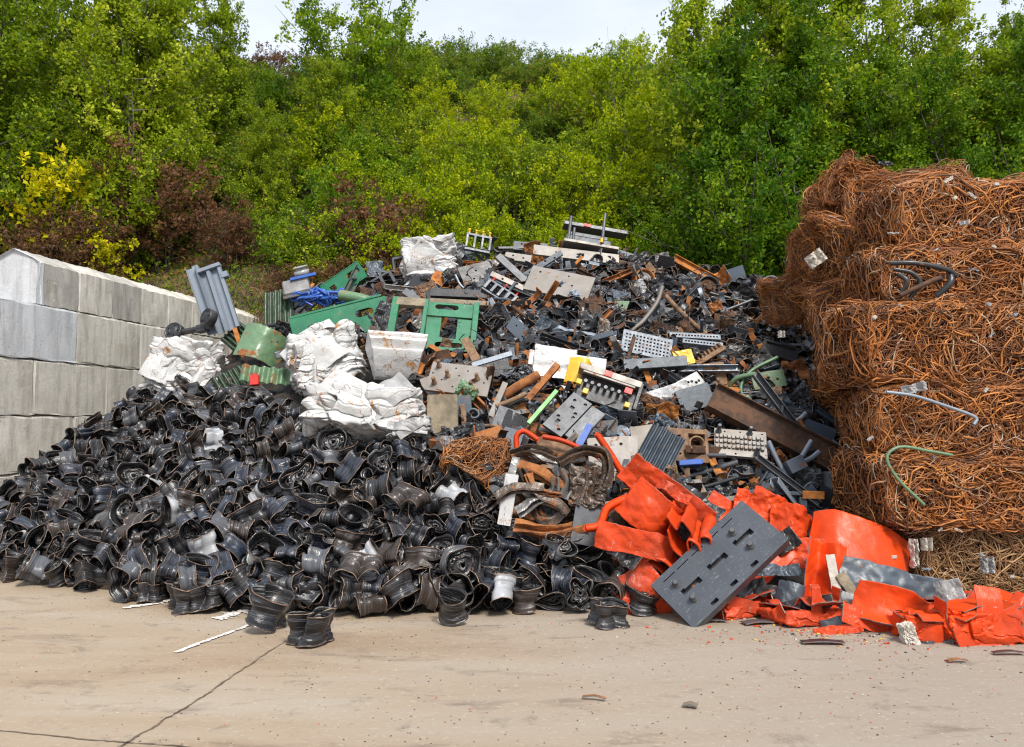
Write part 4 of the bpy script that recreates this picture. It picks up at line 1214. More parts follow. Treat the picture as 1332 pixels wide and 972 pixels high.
for x, yy, nm in ((-28, 0, 'brake_drum'), (31, 8, 'brake_drum')):
    mb = MB(); lathe(mb, [(3 * u, .09), (4 * u, .10), (6 * u, .07), (10.5 * u, .06), (11 * u, .075), (12.2 * u, .06), (12.2 * u, -.05), (10 * u, -.06)], 26)
    for a in range(5): cyl(mb, (7.5 * u * math.cos(a * 1.257), 7.5 * u * math.sin(a * 1.257), .05), (7.5 * u * math.cos(a * 1.257), 7.5 * u * math.sin(a * 1.257), .085), .011, n=6)
    o = ax.part(nm, mb, 'dark'); o.location = (x * u, yy * u, 0.02); o.rotation_euler = (R(-10), R(12 if x < 0 else -14), 0)
def face_panels(T, W_, H_, D_, n, seed, mats, size=(.6, 1.05), amp=.05, lift=.0, fold=.12, faces=(0, 1, 0, 2, 3, 1, 0), name='folded_panel', thick=.007, soft=True):
    """Folded sheets pressed on to the faces of a bale: 0 front, 1 top, 2 left, 3 right."""
    r = random.Random(seed)
    for k in range(n):
        f = faces[k % len(faces)]; a, b = {0: (W_, H_), 1: (W_, D_), 2: (D_, H_), 3: (D_, H_)}[f]
        w = a * r.uniform(*size); l = b * r.uniform(size[0], size[1] * .8)
        nf = r.choice([3, 4, 5, 6]); zz = []; x = -w / 2
        for i in range(nf + 1): zz.append((x, r.uniform(-1, 1) * fold * min(w, l) + (-.5 * fold * min(W_, H_) if i in (0, nf) else 0))); x += w / nf * r.uniform(.6, 1.4)
        sc_ = w / max(1e-6, zz[-1][0] - zz[0][0]); x0 = zz[0][0]; zz = [((q - x0) * sc_ - w / 2, z) for q, z in zz]
        mb = sheet(w, l, seed * 31 + k, zz, amp, 1.3, thick, (60, 36), soft, octv=3 if soft else 4)
        o = T.part(name, mb, r.choice(mats))
        u, v = r.uniform(-.5, .5) * (a - w * .8), r.uniform(-.5, .5) * (b - l * .8); e = r.uniform(.0, .03) + lift
        base = {0: Matrix.Translation((u, v, D_ / 2 + e)), 1: Matrix.Translation((u, H_ / 2 + e, v)) @ Matrix.Rotation(R(-90), 4, 'X'),
                2: Matrix.Translation((-W_ / 2 - e, v, u)) @ Matrix.Rotation(R(-90), 4, 'Y'), 3: Matrix.Translation((W_ / 2 + e, v, u)) @ Matrix.Rotation(R(90), 4, 'Y')}[f]
        o.matrix_basis = base @ Euler((R(r.uniform(-9, 9)), R(r.uniform(-9, 9)), R(r.choice([0, 0, 90, 25, -30]) + r.uniform(-18, 18)))).to_matrix().to_4x4()
def white_bale(label, px, py, w, h, d, seed, spin, tilt, yaw, lift, amp=.05, lay=3, mat='white', straps=(), name='metal_bale', group=None, layers=.05, ax=1, n=5):
    T = Thing(name, label, 'metal bale', px, py, spin, tilt, yaw, lift); u = T.u
    T.part('pressed_core', crumpled_block(w * u * .96, h * u * .96, d * u * .96, seed, amp * .85, lay, 90, ax, layers=layers, soft=True), 'white' if mat == 'white' else mat)
    face_panels(T, w * u * .84, h * u * .84, d * u * .84, n, seed, [mat, mat, mat, mat, 'whitegrey'] if mat == 'white' else [mat])
    return T.o
white_bale('rounded white crushed appliance bale against the block wall', 241, 482, 96, 74, 60, 11, -8, 80, 10, .12, .055, 2.5)
white_bale('tall white crushed bale with torn right side behind the front white bale', 424, 470, 94, 86, 60, 23, 20, 76, 12, .12, .06, 3)
white_bale('largest white crushed bale with orange rust streaks, front middle of the white ones', 474, 541, 150, 66, 74, 38, -3, 62, 6, .42, .045, 3, layers=.09, ax=1)
white_bale('white crushed bale at the crest, standing upright against the bushes', 561, 346, 72, 72, 55, 47, 6, 88, -8, .15, .055, 2.2, layers=.07, ax=1)
o = white_bale('grey side of torn sheet under the front white bale', 535, 560, 60, 22, 40, 52, 10, 70, 0, .28, .05, 3, 'whitegrey')
fb = Thing('folded_cabinet', 'smooth white cabinet folded into a wedge right of the tall white bale', 'cabinet', 515, 468, -4, 62, 14, .4); u = fb.u
mb = MB(); n = 30; U, V_ = np.meshgrid(np.linspace(-1, 1, n), np.linspace(0, 1, n), indexing='ij')
def wedge(s):
    P = np.stack([U * (34 - 8 * V_) * u, (V_ - .5) * 0 + 0 * U, 0 * U], -1); return P
prof = [(-24, 30), (-10, 31), (22, 28), (26, 24), (24, 18), (28, 14), (20, 4), (24, 0), (10, -14), (-6, -26), (-16, -22), (-22, 0)]
pr = np.array(prof, float) * u; pp = smooth_path(np.array([[0, b, a] for a, b in prof + prof[:1]]) * u, 70)
P = np.zeros((70, 22, 3)); xx = np.linspace(-1, 1, 22); P[..., 1] = pp[:, 1][:, None]; P[..., 2] = pp[:, 2][:, None]
P[..., 0] = xx[None, :] * (32 * u + pp[:, 1][:, None] * .25)
P = crumple(P, .018, 2.2, 71, 3); mb.add(P, grid_faces(70, 22)[:, ::-1], 0, smooth=False)
for e in (0, -1): mb.add(P[:-1, e], [np.arange(69)[None, :] if e == 0 else np.arange(69)[::-1][None, :]], 0, None, False)
fb.part('panel', mb, 'white')
# --- green pieces
gb = Thing('steel_beam', 'long bright green channel beam with slots lying above the tall white bale', 'steel beam', 440, 416, 16, 80, 6, .5); u = gb.u
mb = MB(); poly_slab(mb, [(-62 * u, -19 * u), (60 * u, -19 * u), (66 * u, 16 * u), (-62 * u, 17 * u)], [slot(-28 * u, -2 * u, 28 * u, 10 * u), slot(34 * u, 1 * u, 24 * u, 10 * u)], -.006, .006)
box(mb, (0, -20.6 * u, -.05), (124 * u, 3 * u, .13), .004); box(mb, (0, 18.6 * u, -.14), (122 * u, 3 * u, .3), .004); gb.part('slotted_web', mb, 'green')
mb = MB(); box(mb, (-10 * u, -22 * u, .02), (112 * u, 9 * u, .02), .003); gb.part('lower_rail', mb, 'green')
gb2 = Thing('steel_beam', 'short green slotted channel end sticking up beside the blue cables', 'steel beam', 447, 366, 35, 80, -8, .3); u = gb2.u
mb = MB(); poly_slab(mb, rect(0, 0, 60 * u, 24 * u), [slot(16 * u, 2 * u, 20 * u, 8 * u), rect(-16 * u, 0, 8 * u, 8 * u)], -.006, .006); box(mb, (0, 12.8 * u, -.05), (60 * u, 1.6 * u, .12), .003); box(mb, (0, -12.8 * u, -.05), (60 * u, 1.6 * u, .12), .003)
gb2.part('slotted_web', mb, 'green')
mb = MB(); ibeam(mb, 66 * m_per_px(452, 370), .16, .13)
single('steel_beam', 'dark green beam end pointing up between the two bright green beams', 'steel beam', mb, 'darkgreen', 455, 375, 64, 80, 20, .38)
mb = MB(); pipe(mb, [(-28 * u, 8 * u, 0), (0, 2 * u, .02), (28 * u, -8 * u, 0)], 7 * u, 12, 10)
single('steel_tube', 'pale green tube below the dark green beam end', 'tube', mb, 'palegreen', 470, 392, 0, 82, 0, .35)
gf = Thing('steel_framework', 'green steel frame with slotted cross plates, open compartments in it', 'frame', 563, 424, -5, 56, 4, .62); u = gf.u * 1.06
for x, w in ((-50, 9), (-12, 5), (51, 7)): mb = MB(); box(mb, (x * u, 0, 0), (w * u, 80 * u, .10), .004); gf.part('upright', mb, 'green')
mb = MB(); poly_slab(mb, rect(19 * u, 28 * u, 58 * u, 22 * u), [slot(14 * u, 32 * u, 30 * u, 8 * u)], -.02, .0); gf.part('cross_plate', mb, 'green')
mb = MB(); poly_slab(mb, rect(0, -32 * u, 108 * u, 18 * u), [slot(22 * u, -33 * u, 34 * u, 8 * u)], .052, .06); gf.part('cross_plate', mb, 'green')
mb = MB(); box(mb, (-31 * u, 33 * u, .02), (36 * u, 13 * u, .07), .004); gf.part('timber_rail', mb, 'wood')
for x in (0, 38):
    mb = MB(); box(mb, (x * u, -3 * u, -.03), (18 * u, 38 * u, .01), .002); gf.part('side_plate', mb, 'green', 'scraped green plate with bare grey patches')
# --- crushed green sheets
mb = sheet(58 * u, 50 * u, 81, [(-.32, 0), (-.2, .08), (0, .12), (.16, .02), (.3, -.14)], .05, 1.6)
single('sheet_metal', 'pale green bulging sheet with rusty edge right of the left white bale', 'sheet metal', mb, 'palegreen', 340, 450, -18, 70, 10, .28)
for i, (px, py, w, h, sp, lab, mt) in enumerate((
    (362, 405, 40, 60, 10, 'dark green ribbed sheets stacked on edge left of the blue cables', 'darkgreen'), (310, 440, 34, 36, 50, 'green crushed strips behind the pale green sheet', 'darkgreen'),
    (348, 488, 70, 22, -6, 'green sheet edge lying under the pale green one', 'palegreen'), (300, 495, 40, 26, 30, 'dark green plate above the rims beside the left white bale', 'darkgreen'))):
    uu = m_per_px(px, py)
    zz = [(x * w * uu / 12, (.03 if x % 2 else -.03)) for x in range(-6, 7)]
    mb = sheet(w * uu, h * uu, 90 + i, zz, .03, 2.0); single('sheet_metal', lab, 'sheet metal', mb, mt, px, py, sp, 72, -10 + 8 * i, .25)
uu = m_per_px(318, 452); mb = sheet(6 * uu, 44 * uu, 96, None, .04, 1.0); single('metal_strip', 'rust orange strip bent over the green sheets', 'metal strip', mb, 'rust_orange', 310, 446, 22, 74, 0, .42)
mb = MB(); box(mb, (0, 0, 0), (.11, .13, .08), .006); cyl(mb, (0, .06, 0), (0, .09, 0), .03); single('plastic_part', 'small bright red box in the dark gap below the green sheets', 'box', mb, 'red', 331, 495, 5, 80, 0, .25)
# --- blue cables and the grey machine body
bc = Thing('cable_bundle', 'bundle of bright blue cables above the green channel beam', 'cable', 413, 388, 0, 75, 0, .5); u = bc.u
rs_ = np.random.RandomState(5)
for k in range(26):
    a = rs_.uniform(0, 6.28); pts_ = [(rs_.uniform(-26, 26) * u, rs_.uniform(-12, 4) * u, rs_.uniform(-.05, .05))]
    for j in range(5): pts_.append((pts_[0][0] + rs_.uniform(-16, 16) * u, (18 - 9 * abs(j - 2)) * u * rs_.uniform(.4, 1) - 4 * u, rs_.uniform(-.02, .12)))
    mb = MB(); pipe(mb, pts_, .02, 7, 26); bc.part('cable', mb, 'blue')
mc = Thing('machine_casing', 'off white machine casing with rounded ends beside the blue cables', 'machine', 386, 374, 14, 78, 0, .4); u = mc.u
mb = MB(); box(mb, (0, 0, 0), (34 * u, 20 * u, .16), .02); mc.part('casing', mb, 'whitegrey')
mb = MB(); box(mb, (0, -13 * u, .03), (38 * u, 5 * u, .1), .01); mc.part('foot_rail', mb, 'grey')
mb = MB(); lathe(mb, [(3 * u, -.06), (10 * u, -.05), (10 * u, .02), (7 * u, .03), (7 * u, .06), (10 * u, .08)], 22); o = mc.part('pulley', mb, 'whitegrey'); o.location = (10 * u, 20 * u, 0); o.rotation_euler = (R(-60), 0, 0)
mb = MB(); box(mb, (12 * u, 9 * u, .1), (34 * u, 4 * u, .03), .005); mc.part('blue_strut', mb, 'blue')
# --- crest: tools and frames
def tool(label, px, py, spin, tilt, yaw, w, h, bars=4, pins=4, lift=.2, col='bluegrey', pin='yellow', frame=True):
    t_ = Thing('press_tool', label, 'press tool', px, py, spin, tilt, yaw, lift); u = t_.u
    for q in (1, -1): mb = MB(); box(mb, (0, q * h * .45 * u, 0), (w * u, h * .14 * u, .06), .004); t_.part('crossbar', mb, col)
    for k in range(bars):
        mb = MB(); box(mb, ((-.45 + .9 * k / max(1, bars - 1)) * w * u, 0, .0), (w * .09 * u, h * .74 * u, .09), .004); t_.part('rib', mb, col if k % 2 else 'grey')
    for k in range(pins):
        mb = MB(); lathe(mb, [(.016, 0), (.016, .05), (.022, .052), (.022, .075), (.012, .08)], 10); o = t_.part('spring_pin', mb, pin)
        o.location = ((-.4 + .8 * k / max(1, pins - 1)) * w * u, h * .54 * u, 0); o.rotation_euler = (R(-90), 0, 0)
    return t_
tool('blue grey press tool with four yellow pins standing up on the crest', 622, 317, -10, 74, 10, 34, 24)
tool('blue grey tool with orange tag above the green frame', 650, 382, -38, 62, 12, 46, 20, 5, 3, .35, 'bluegrey', 'red')
tool('grey ladder like frame on the crest left of the top white bale', 492, 372, 32, 70, -10, 46, 24, 4, 0, .25, 'grey')
tool('dark grey frame leaning on the left side of the top white bale', 526, 345, 12, 74, -10, 30, 26, 3, 0, .2, 'grey')
def plate(label, px, py, w, h, t, spin, tilt, yaw, lift, mat, name='steel_plate', cat='steel plate', holes=0, seed=0):
    u = m_per_px(px, py); mb = MB(); rs = random.Random(seed or int(px * 7 + py)); hs = []
    for k in range(holes):
        hs.append(circ((-.4 + .8 * (k + .5) / holes) * w * u, rs.uniform(-.3, .3) * h * u, .018, 9))
    W2, H2 = w * u / 2, h * u / 2; c = min(W2, H2) * .08
    outer = [(-W2 + c, -H2), (W2 - c, -H2), (W2, -H2 + c), (W2, H2 - c), (W2 - c, H2), (-W2 + c, H2), (-W2, H2 - c), (-W2, -H2 + c)]
    poly_slab(mb, outer, hs, -t / 2, t / 2)
    return single(name, label, cat, mb, mat, px, py, spin, tilt, yaw, lift)
T1 = Thing('die_plate', 'big rust stained pale plate tilted on the upper slope of the heap', 'steel plate', 728, 370, -16, 58, -6, .45)
u = T1.u; die_plate(T1, 86 * u, 42 * u, .05, [], [(-.35, .3, .018), (.35, -.3, .018), (.1, .35, .014), (-.1, -.35, .014), (.2, 0, .016)], (), 'steelplate')
mb = MB(); box(mb, (3 * u, -4 * u, -.09), (88 * u, 40 * u, .05), .006); T1.part('lower_plate', mb, 'grey')
pt = Thing('press_tool', 'press tool with tall posts sticking up at the highest point of the heap', 'press tool', 772, 309, -9, 76, 6, .25); u = pt.u
mb = MB(); box(mb, (0, 8 * u, .06), (84 * u, 5 * u, .22), .005); pt.part('top_plate', mb, 'grey')
mb = MB(); box(mb, (-8 * u, -12 * u, .05), (58 * u, 6 * u, .24), .005); box(mb, (-8 * u, -5 * u, .05), (50 * u, 5 * u, .18), .005); pt.part('die_block', mb, 'bluegrey')
mb = MB(); box(mb, (-4 * u, -19 * u, .08), (72 * u, 4 * u, .3), .005); pt.part('base_plate', mb, 'steelplate')
for x, y0, y1 in ((-34, -16, 18), (10, -14, 30), (-28, -16, 2)):
    mb = MB(); cyl(mb, (x * u, y0 * u, .16), (x * u, y1 * u, .16), 2.2 * u, 2.0 * u, 12); pt.part('guide_post', mb, 'grey')
mb = MB(); box(mb, (-12 * u, 8 * u, .18), (9 * u, 4 * u, .02), .002); pt.part('red_mark', mb, 'red')
mb = MB(); cyl(mb, (8 * u, -16 * u, .25), (8 * u, -10 * u, .25), 2 * u); pt.part('yellow_spring', mb, 'yellow')
PLATES = (
 ('long grey plate forming a shelf under the press tool at the top', 750, 332, 110, 16, .04, -8, 60, 4, .35, 'steelplate', 0),
 ('grey block blade on the crest left of the press tool', 690, 322, 44, 14, .05, -6, 60, 0, .25, 'grey', 3),
 ('second grey blade lying lower left of the press tool', 674, 336, 34, 12, .05, -10, 60, 0, .3, 'steelplate', 2),
 ('long slate blue bar angled down from the crest', 705, 345, 62, 7, .05, 34, 76, 0, .38, 'bluegrey', 4),
 ('thin slate plate sticking out to the right below the crest tool', 822, 333, 46, 5, .05, -20, 76, 0, .25, 'bluegrey', 0),
 ('dark plate under the top white bale', 622, 360, 44, 40, .03, 18, 62, 10, .2, 'dark', 5),
 ('grey angle bar crossing beside the blue grey tool', 668, 352, 60, 9, .05, -48, 66, 0, .4, 'grey', 0),
 ('long grey bar sloping right above the rust stained plate', 672, 372, 74, 7, .06, -28, 68, 0, .36, 'steelplate', 3),
 ('charred black block with a pale wooden edge above the green frame', 597, 384, 72, 12, .10, -3, 60, 0, .4, 'dark', 0),
 ('grey triangular bracket left of the green frame', 517, 395, 52, 9, .05, 38, 70, 0, .38, 'grey', 0),
 ('other leg of the grey bracket beside the green frame', 545, 392, 50, 9, .05, -36, 70, 0, .36, 'grey', 0),
 ('greenish grey timber like block standing below the left end of the drilled plate', 576, 541, 38, 52, .10, 1, 80, 0, .35, 'wood', 0),
 ('light blue grey plate behind the timber like block', 600, 530, 26, 30, .02, 4, 76, 0, .25, 'bluegrey', 0),
 ('brown steel bar leaning over the lower edge of the green frame', 612, 455, 34, 11, .03, -62, 72, 0, .5, 'castiron', 0),
 ('pale blue bar pointing right above the drilled plate with posts', 640, 468, 52, 6, .05, 18, 72, 0, .42, 'galv', 0),
 ('black box side under the pale blue bar', 640, 480, 44, 26, .12, 10, 72, 0, .2, 'dark', 0),
 ('grey concrete coated slab left of the red bar', 792, 592, 52, 46, .05, 4, 66, -6, .3, 'steelplate', 4),
 ('narrow grey slab piece beside the concrete coated slab', 820, 590, 16, 44, .05, -3, 66, -6, .3, 'steelplate', 0),
 ('grey plate behind the black corrugated sheet', 838, 578, 30, 48, .03, 8, 72, 0, .3, 'steelplate', 0),
 ('large slate grey sheet right of the centre of the heap', 904, 518, 46, 30, .04, 16, 72, 8, .35, 'bluegrey', 0),
 ('olive grey flat sheet left of the slate grey one', 868, 512, 62, 20, .02, 20, 60, 0, .3, 'grey', 0),
 ('speckled pale sheet above the slate grey one', 898, 498, 32, 18, .02, 30, 64, 0, .38, 'whitegrey', 6),
 ('green painted plate above the long dark beam', 1000, 494, 42, 22, .02, 8, 72, 0, .35, 'palegreen', 3),
 ('blue grey block end at the right above the bars', 1064, 562, 38, 20, .08, -22, 74, 0, .35, 'bluegrey', 0),
 ('brown plate standing in the middle right, below the toothed rack', 930, 487, 28, 30, .03, 6, 76, 0, .2, 'castiron', 0),
 ('brown square lump plate under the red strip', 718, 592, 44, 38, .05, -12, 66, 0, .4, 'castiron', 0),
 ('dark wedge sheet left of the orange bale', 762, 682, 34, 52, .02, -14, 74, 12, .4, 'grey', 0),
 ('white enamel strip sticking up at the left of the crumpled car frame', 661, 650, 16, 62, .02, -8, 78, -8, .5, 'white', 0),
 ('pale blue grey plate left of the red arc', 665, 575, 26, 34, .03, -16, 70, 0, .35, 'bluegrey', 0),
 ('long rusty bar leaning left of the light green strip', 697, 508, 92, 8, .06, 52, 66, 0, .35, 'rust', 0),
 ('light green painted strip along the drilled die', 706, 530, 58, 5, .05, 52, 62, 0, .52, 'lime', 0),
 ('white blue strut left of the concrete coated slab', 757, 572, 44, 8, .05, 62, 70, 0, .38, 'blue', 0),
 ('small grey plate right of the tall wooden block', 655, 545, 22, 30, .03, -20, 70, 0, .3, 'grey', 0),
 ('grey flat bar crossing above the rusty wire nest', 648, 520, 48, 7, .04, 68, 72, 0, .4, 'steelplate', 0))
for i, (lab, px, py, w, h, t_, sp, ti, ya, li, mt, nh) in enumerate(PLATES): plate(lab, px, py, w, h, t_, sp, ti, ya, li, mt, holes=nh)
mb = MB(); u = m_per_px(597, 392); box(mb, (0, 0, 0), (74 * u, 7 * u, .12), .004); single('timber_beam', 'pale timber edge under the charred black block', 'timber', mb, 'wood', 597, 396, -4, 60, 0, .44)
T2 = Thing('die_plate', 'pale drilled plate with four guide posts right of the timber like block', 'steel plate', 598, 494, -8, 56, -4, .42); u = T2.u
die_plate(T2, 82 * u, 46 * u, .035, [(-.38, .36), (-.2, .05), (-.38, -.25), (.28, .05), (.22, -.25), (.44, .36)], [(x, y, .011) for x, y in ((-.28, -.1), (-.02, .1), (-.08, -.3), (.1, .3), (.12, -.1), (.4, -.05), (.35, -.38), (-.1, .35), (.03, -.42), (-.45, .1))], (), 'steelplate', 'castiron', .022, .10)
T3 = Thing('die_plate', 'drilled grey die with notches beside the light green strip', 'steel plate', 738, 540, 50, 56, 0, .45); u = T3.u
die_plate(T3, 66 * u, 30 * u, .04, [], [(x, y, .02) for x, y in ((-.4, -.2), (-.15, .25), (.1, -.25), (.35, .2), (.4, -.3))], [(-.25, .1, .05, .04), (.18, .05, .04, .05), (0, -.3, .04, .03)], 'grey')
mb = MB(); box(mb, (4 * u, -26 * u, -.03), (60 * u, 22 * u, .04), .006); T3.part('second_plate', mb, 'grey')
T5 = Thing('die_plate', 'machined plate with milled blocks and posts under the long dark beam', 'steel plate', 962, 578, -6, 52, -4, .42); u = T5.u
die_plate(T5, 66 * u, 42 * u, .04, [(-.42, .38), (.18, .38), (.3, -.36)], [(-.3, .4, .01), (0, .42, .01), (.42, .4, .01), (-.1, -.42, .012)], (), 'steelplate', 'grey', .022, .11)
mb = MB(); rr = random.Random(4)
for i in range(12):
    for j in range(3): box(mb, ((-30 + 5.2 * i) * u, (-8 + 8 * j) * u, .03 + .0), (4.0 * u, 5.5 * u, rr.uniform(.015, .05)), .003)
T5.part('milled_blocks', mb, 'steelplate')
T6 = Thing('press_tool', 'long pale die rail with red marks and yellow blocks hanging beneath, heap centre', 'press tool', 790, 508, -20, 70, 0, .48); u = T6.u
mb = MB(); box(mb, (-2 * u, 16 * u, .05), (84 * u, 9 * u, .16), .005); T6.part('top_rail', mb, 'steelplate')
mb = MB(); box(mb, (0, -6 * u, -.02), (76 * u, 34 * u, .10), .01); box(mb, (40 * u, 0, .05), (5 * u, 38 * u, .14), .005); T6.part('body', mb, 'dark')
mb = MB(); box(mb, (-2 * u, 9 * u, .12), (70 * u, 3 * u, .05), .004); T6.part('lower_rail', mb, 'steelplate')
for x in (-5, 26): mb = MB(); box(mb, (x * u, (16 if x < 0 else 2) * u, .135), (10 * u, 8 * u, .014), .002); T6.part('red_mark', mb, 'red')
for x, y in ((-38, -4), (-26, -14), (30, -14)): mb = MB(); box(mb, (x * u, y * u, .06), (7 * u, 7 * u, .05), .005); T6.part('yellow_block', mb, 'yellow')
for k in range(7): mb = MB(); cyl(mb, ((-30 + 9 * k) * u, -2 * u, .04), ((-30 + 9 * k) * u, -2 * u, .12), 2.4 * u, n=10); T6.part('spring', mb, 'grey')
mb = sheet(.42, .5, 133, [(-.22, 0), (-.1, .02), (0, .05), (.2, .04)], .05, 1.6); single('sheet_metal', 'white panel with a rolled edge in the upper centre of the heap', 'sheet metal', mb, 'white', 722, 472, 80, 58, 10, .4)
mb = sheet(.9, .2, 134, None, .03, 1.2); single('metal_strip', 'long white strip with bolts above the white panel', 'metal strip', mb, 'white', 738, 470, -8, 62, 0, .46)
mb = sheet(.26, .32, 135, [(-.13, 0), (-.05, .08), (.05, .1), (.12, .02)], .04, 1.5); single('sheet_metal', 'curved bright yellow sheet at the end of the pale die rail', 'sheet metal', mb, 'yellow', 752, 486, -20, 70, 10, .55)
mb = sheet(.24, .2, 136, None, .08, 1.6); single('sheet_metal', 'yellow crumpled sheet below the perforated tray', 'sheet metal', mb, 'yellow', 890, 465, 10, 66, 0, .4)
# perforated trays
def tray(label, px, py, w, h, spin, tilt, yaw, lift, nx, ny):
    t_ = Thing('perforated_tray', label, 'tray', px, py, spin, tilt, yaw, lift); u = t_.u
    hs = [rect((-.46 + .92 * (i + .5) / nx) * w * u, (-.4 + .8 * (j + .5) / ny) * h * u, .024, .024) for i in range(nx) for j in range(ny)]
    mb = MB(); poly_slab(mb, rect(0, 0, w * u, h * u), hs, -.003, .003); box(mb, (0, h * u / 2, -.02), (w * u, .008, .05), .001); box(mb, (0, -h * u / 2, -.02), (w * u, .008, .05), .001); t_.part('perforated_sheet', mb, 'traysteel')
tray('galvanised perforated tray hanging down at the bent rail', 842, 449, 66, 32, -14, 66, 6, .42, 13, 5)
tray('narrow perforated strip pointing right beside the perforated tray', 905, 437, 66, 7, -4, 60, 0, .42, 15, 1)
tray('second narrow perforated strip below the first', 915, 446, 52, 6, -8, 60, 0, .46, 12, 1)
mb = MB(); u = m_per_px(845, 475); box(mb, (0, 0, 0), (80 * u, 14 * u, .12), .006); single('steel_channel', 'grey box channel under the perforated tray', 'steel profile', mb, 'bluegrey', 852, 474, 4, 72, 0, .4)
u = m_per_px(825, 410); mb = MB(); P = smooth_path(np.array([(34, 44, 0), (26, 22, 0), (8, -2, 0), (-8, -18, 0), (-10, -52, 0)]) * u, 24)
side = np.array([0, 0, 1.0]); tubes(mb, P[None], np.array([3.0 * u]), 4); single('bent_rail', 'bent pale grey flat rail reaching down to the perforated tray', 'rail', mb, 'steelplate', 829, 416, 0, 78, 0, .5)
# wheels and hubs near the crest
def hub(label, px, py, r, mats, spin=0, tilt=70, yaw=0, lift=.25, cat='wheel hub', tyre=False):
    t_ = Thing('wheel_hub', label, cat, px, py, spin, tilt, yaw, lift); u = t_.u; r = r * u
    mb = MB(); lathe(mb, [(r * .95, -.14), (r, -.12), (r * .93, -.1), (r * .85, -.03), (r * .9, .03), (r, .05), (r * .97, .065), (r * .86, .06), (r * .82, .0)], 30, close=False); t_.part('drum', mb, mats[0])
    mb = MB(); lathe(mb, [(r * .83, .0), (r * .6, .03), (r * .5, .01), (r * .3, .02), (r * .28, .07), (r * .2, .08)], 26); t_.part('disc', mb, mats[1])
    for a in range(5):
        mb = MB(); cyl(mb, (r * .42 * math.cos(a * 1.257), r * .42 * math.sin(a * 1.257), .0), (r * .42 * math.cos(a * 1.257), r * .42 * math.sin(a * 1.257), .045), .012, n=6); t_.part('wheel_bolt', mb, 'castiron')
hub('rust orange brake drum with pale hub near the crest', 839, 364, 14, ('rust_orange', 'whitegrey'), 0, 80, 14)
hub('dark wheel with brass coloured bolts at the right of the crest', 922, 375, 16, ('dark', 'rust_dark'), 0, 84, 10, .3)
hub('grey white wheel hub where the wire bundles meet the heap', 1003, 374, 15, ('whitegrey', 'castiron'), 0, 82, -40, .25)
hub('round white headlamp like disc in front of the corrugated black sheet', 845, 572, 8, ('white', 'whitegrey'), 0, 78, 0, .42, 'disc')
u = m_per_px(905, 355); mb = MB(); ibeam(mb, 66 * u, .13, .1); single('steel_beam', 'rust orange beam pointing left behind the dark wheel', 'steel beam', mb, 'rust_orange', 905, 352, -32, 74, 0, .25)
u = m_per_px(935, 465); gr = MB(); box(gr, (0, -3 * u, 0), (46 * u, 6 * u, .09), .006)
for k in range(8): box(gr, ((-20 + 5.6 * k) * u, 2.8 * u, 0), (2.6 * u, 6 * u, .085), .004)
single('toothed_rack', 'rusty rack with square teeth right of the yellow sheet', 'gear rack', gr, 'castiron', 922, 462, 32, 72, 0, .42)
# the long dark beam, the green arm, bars
u = m_per_px(1010, 560); mb = MB(); ibeam(mb, 178 * u, 36 * u, .14, .014); single('steel_beam', 'long dark rusty I beam sloping down to the right, over the machined plate', 'steel beam', mb, 'rust_dark', 1010, 560, -31, 68, 4, .5)
u = m_per_px(985, 490); mb = MB(); P = smooth_path(np.array([(-30, -30, 0), (-26, -8, 0), (-6, 8, 0), (30, 18, 0)]) * u, 22); tubes(mb, P[None], np.array([2.6 * u]), 4); cyl(mb, (-30 * u, -30 * u, -.06), (-30 * u, -30 * u, .08), 8 * u); single('bent_lever', 'bent green and rust yellow arm above the long dark beam', 'metal arm', mb, 'palegreen', 988, 488, 12, 72, 0, .5)
for i, (lab, px, py, L_, r_, sp, mt) in enumerate((
  ('square dark bar crossing over the long dark beam', 1012, 528, 96, 4.5, -58, 'grey'), ('light grey bar with block end right of the machined plate', 1015, 604, 64, 3, -66, 'galv'),
  ('long grey bar beneath the light grey one', 1022, 626, 92, 4, -40, 'grey'), ('silver rod resting on the long dark beam', 1052, 595, 28, 3, 30, 'galv'),
  ('short silver cylinder above the long dark beam', 1036, 546, 30, 3, 34, 'galv'), ('blue grey bar at the right edge of the heap', 1082, 548, 50, 3.5, -38, 'bluegrey'),
  ('brown pipe lying in the left centre of the mixed scrap', 672, 506, 66, 6, 34, 'rust'), ('rusty pipe above the red arc', 665, 520, 40, 3, 24, 'castiron'),
  ('thin rusty tube from the crest towards the dark wheel', 893, 410, 70, 3, -48, 'castiron'), ('pale bent tube below the white wheel hub', 955, 400, 56, 2.0, 22, 'grey'))):
    uu = m_per_px(px, py); mb = MB(); rr = random.Random(i)
    if mt in ('grey', 'galv', 'bluegrey') and r_ > 3.2: channel(mb, L_ * uu, r_ * 2 * uu, r_ * 1.5 * uu, .008)
    else: pipe(mb, [(-L_ / 2 * uu, 0, 0), (0, rr.uniform(-3, 3) * uu, 0), (L_ / 2 * uu, 0, 0)], r_ * uu, 12, 16)
    single('metal_bar' if 'bar' in lab or 'rod' in lab else 'metal_tube', lab, 'metal bar' if 'bar' in lab or 'rod' in lab else 'tube', mb, mt, px, py, sp, 74, 0, .55 if 'over' in lab or 'rest' in lab else .42)
gb = Thing('metal_block', 'blue grey steel cube at the end of the bars', 'steel block', 1032, 606, 24, 74, 0, .5); u = gb.u
mb = MB(); box(mb, (0, 0, 0), (24 * u, 18 * u, .16), .006); gb.part('body', mb, 'bluegrey')
mb = MB(); cyl(mb, (12 * u, 6 * u, .02), (36 * u, 20 * u, .02), 3 * u); gb.part('piston_rod', mb, 'galv')
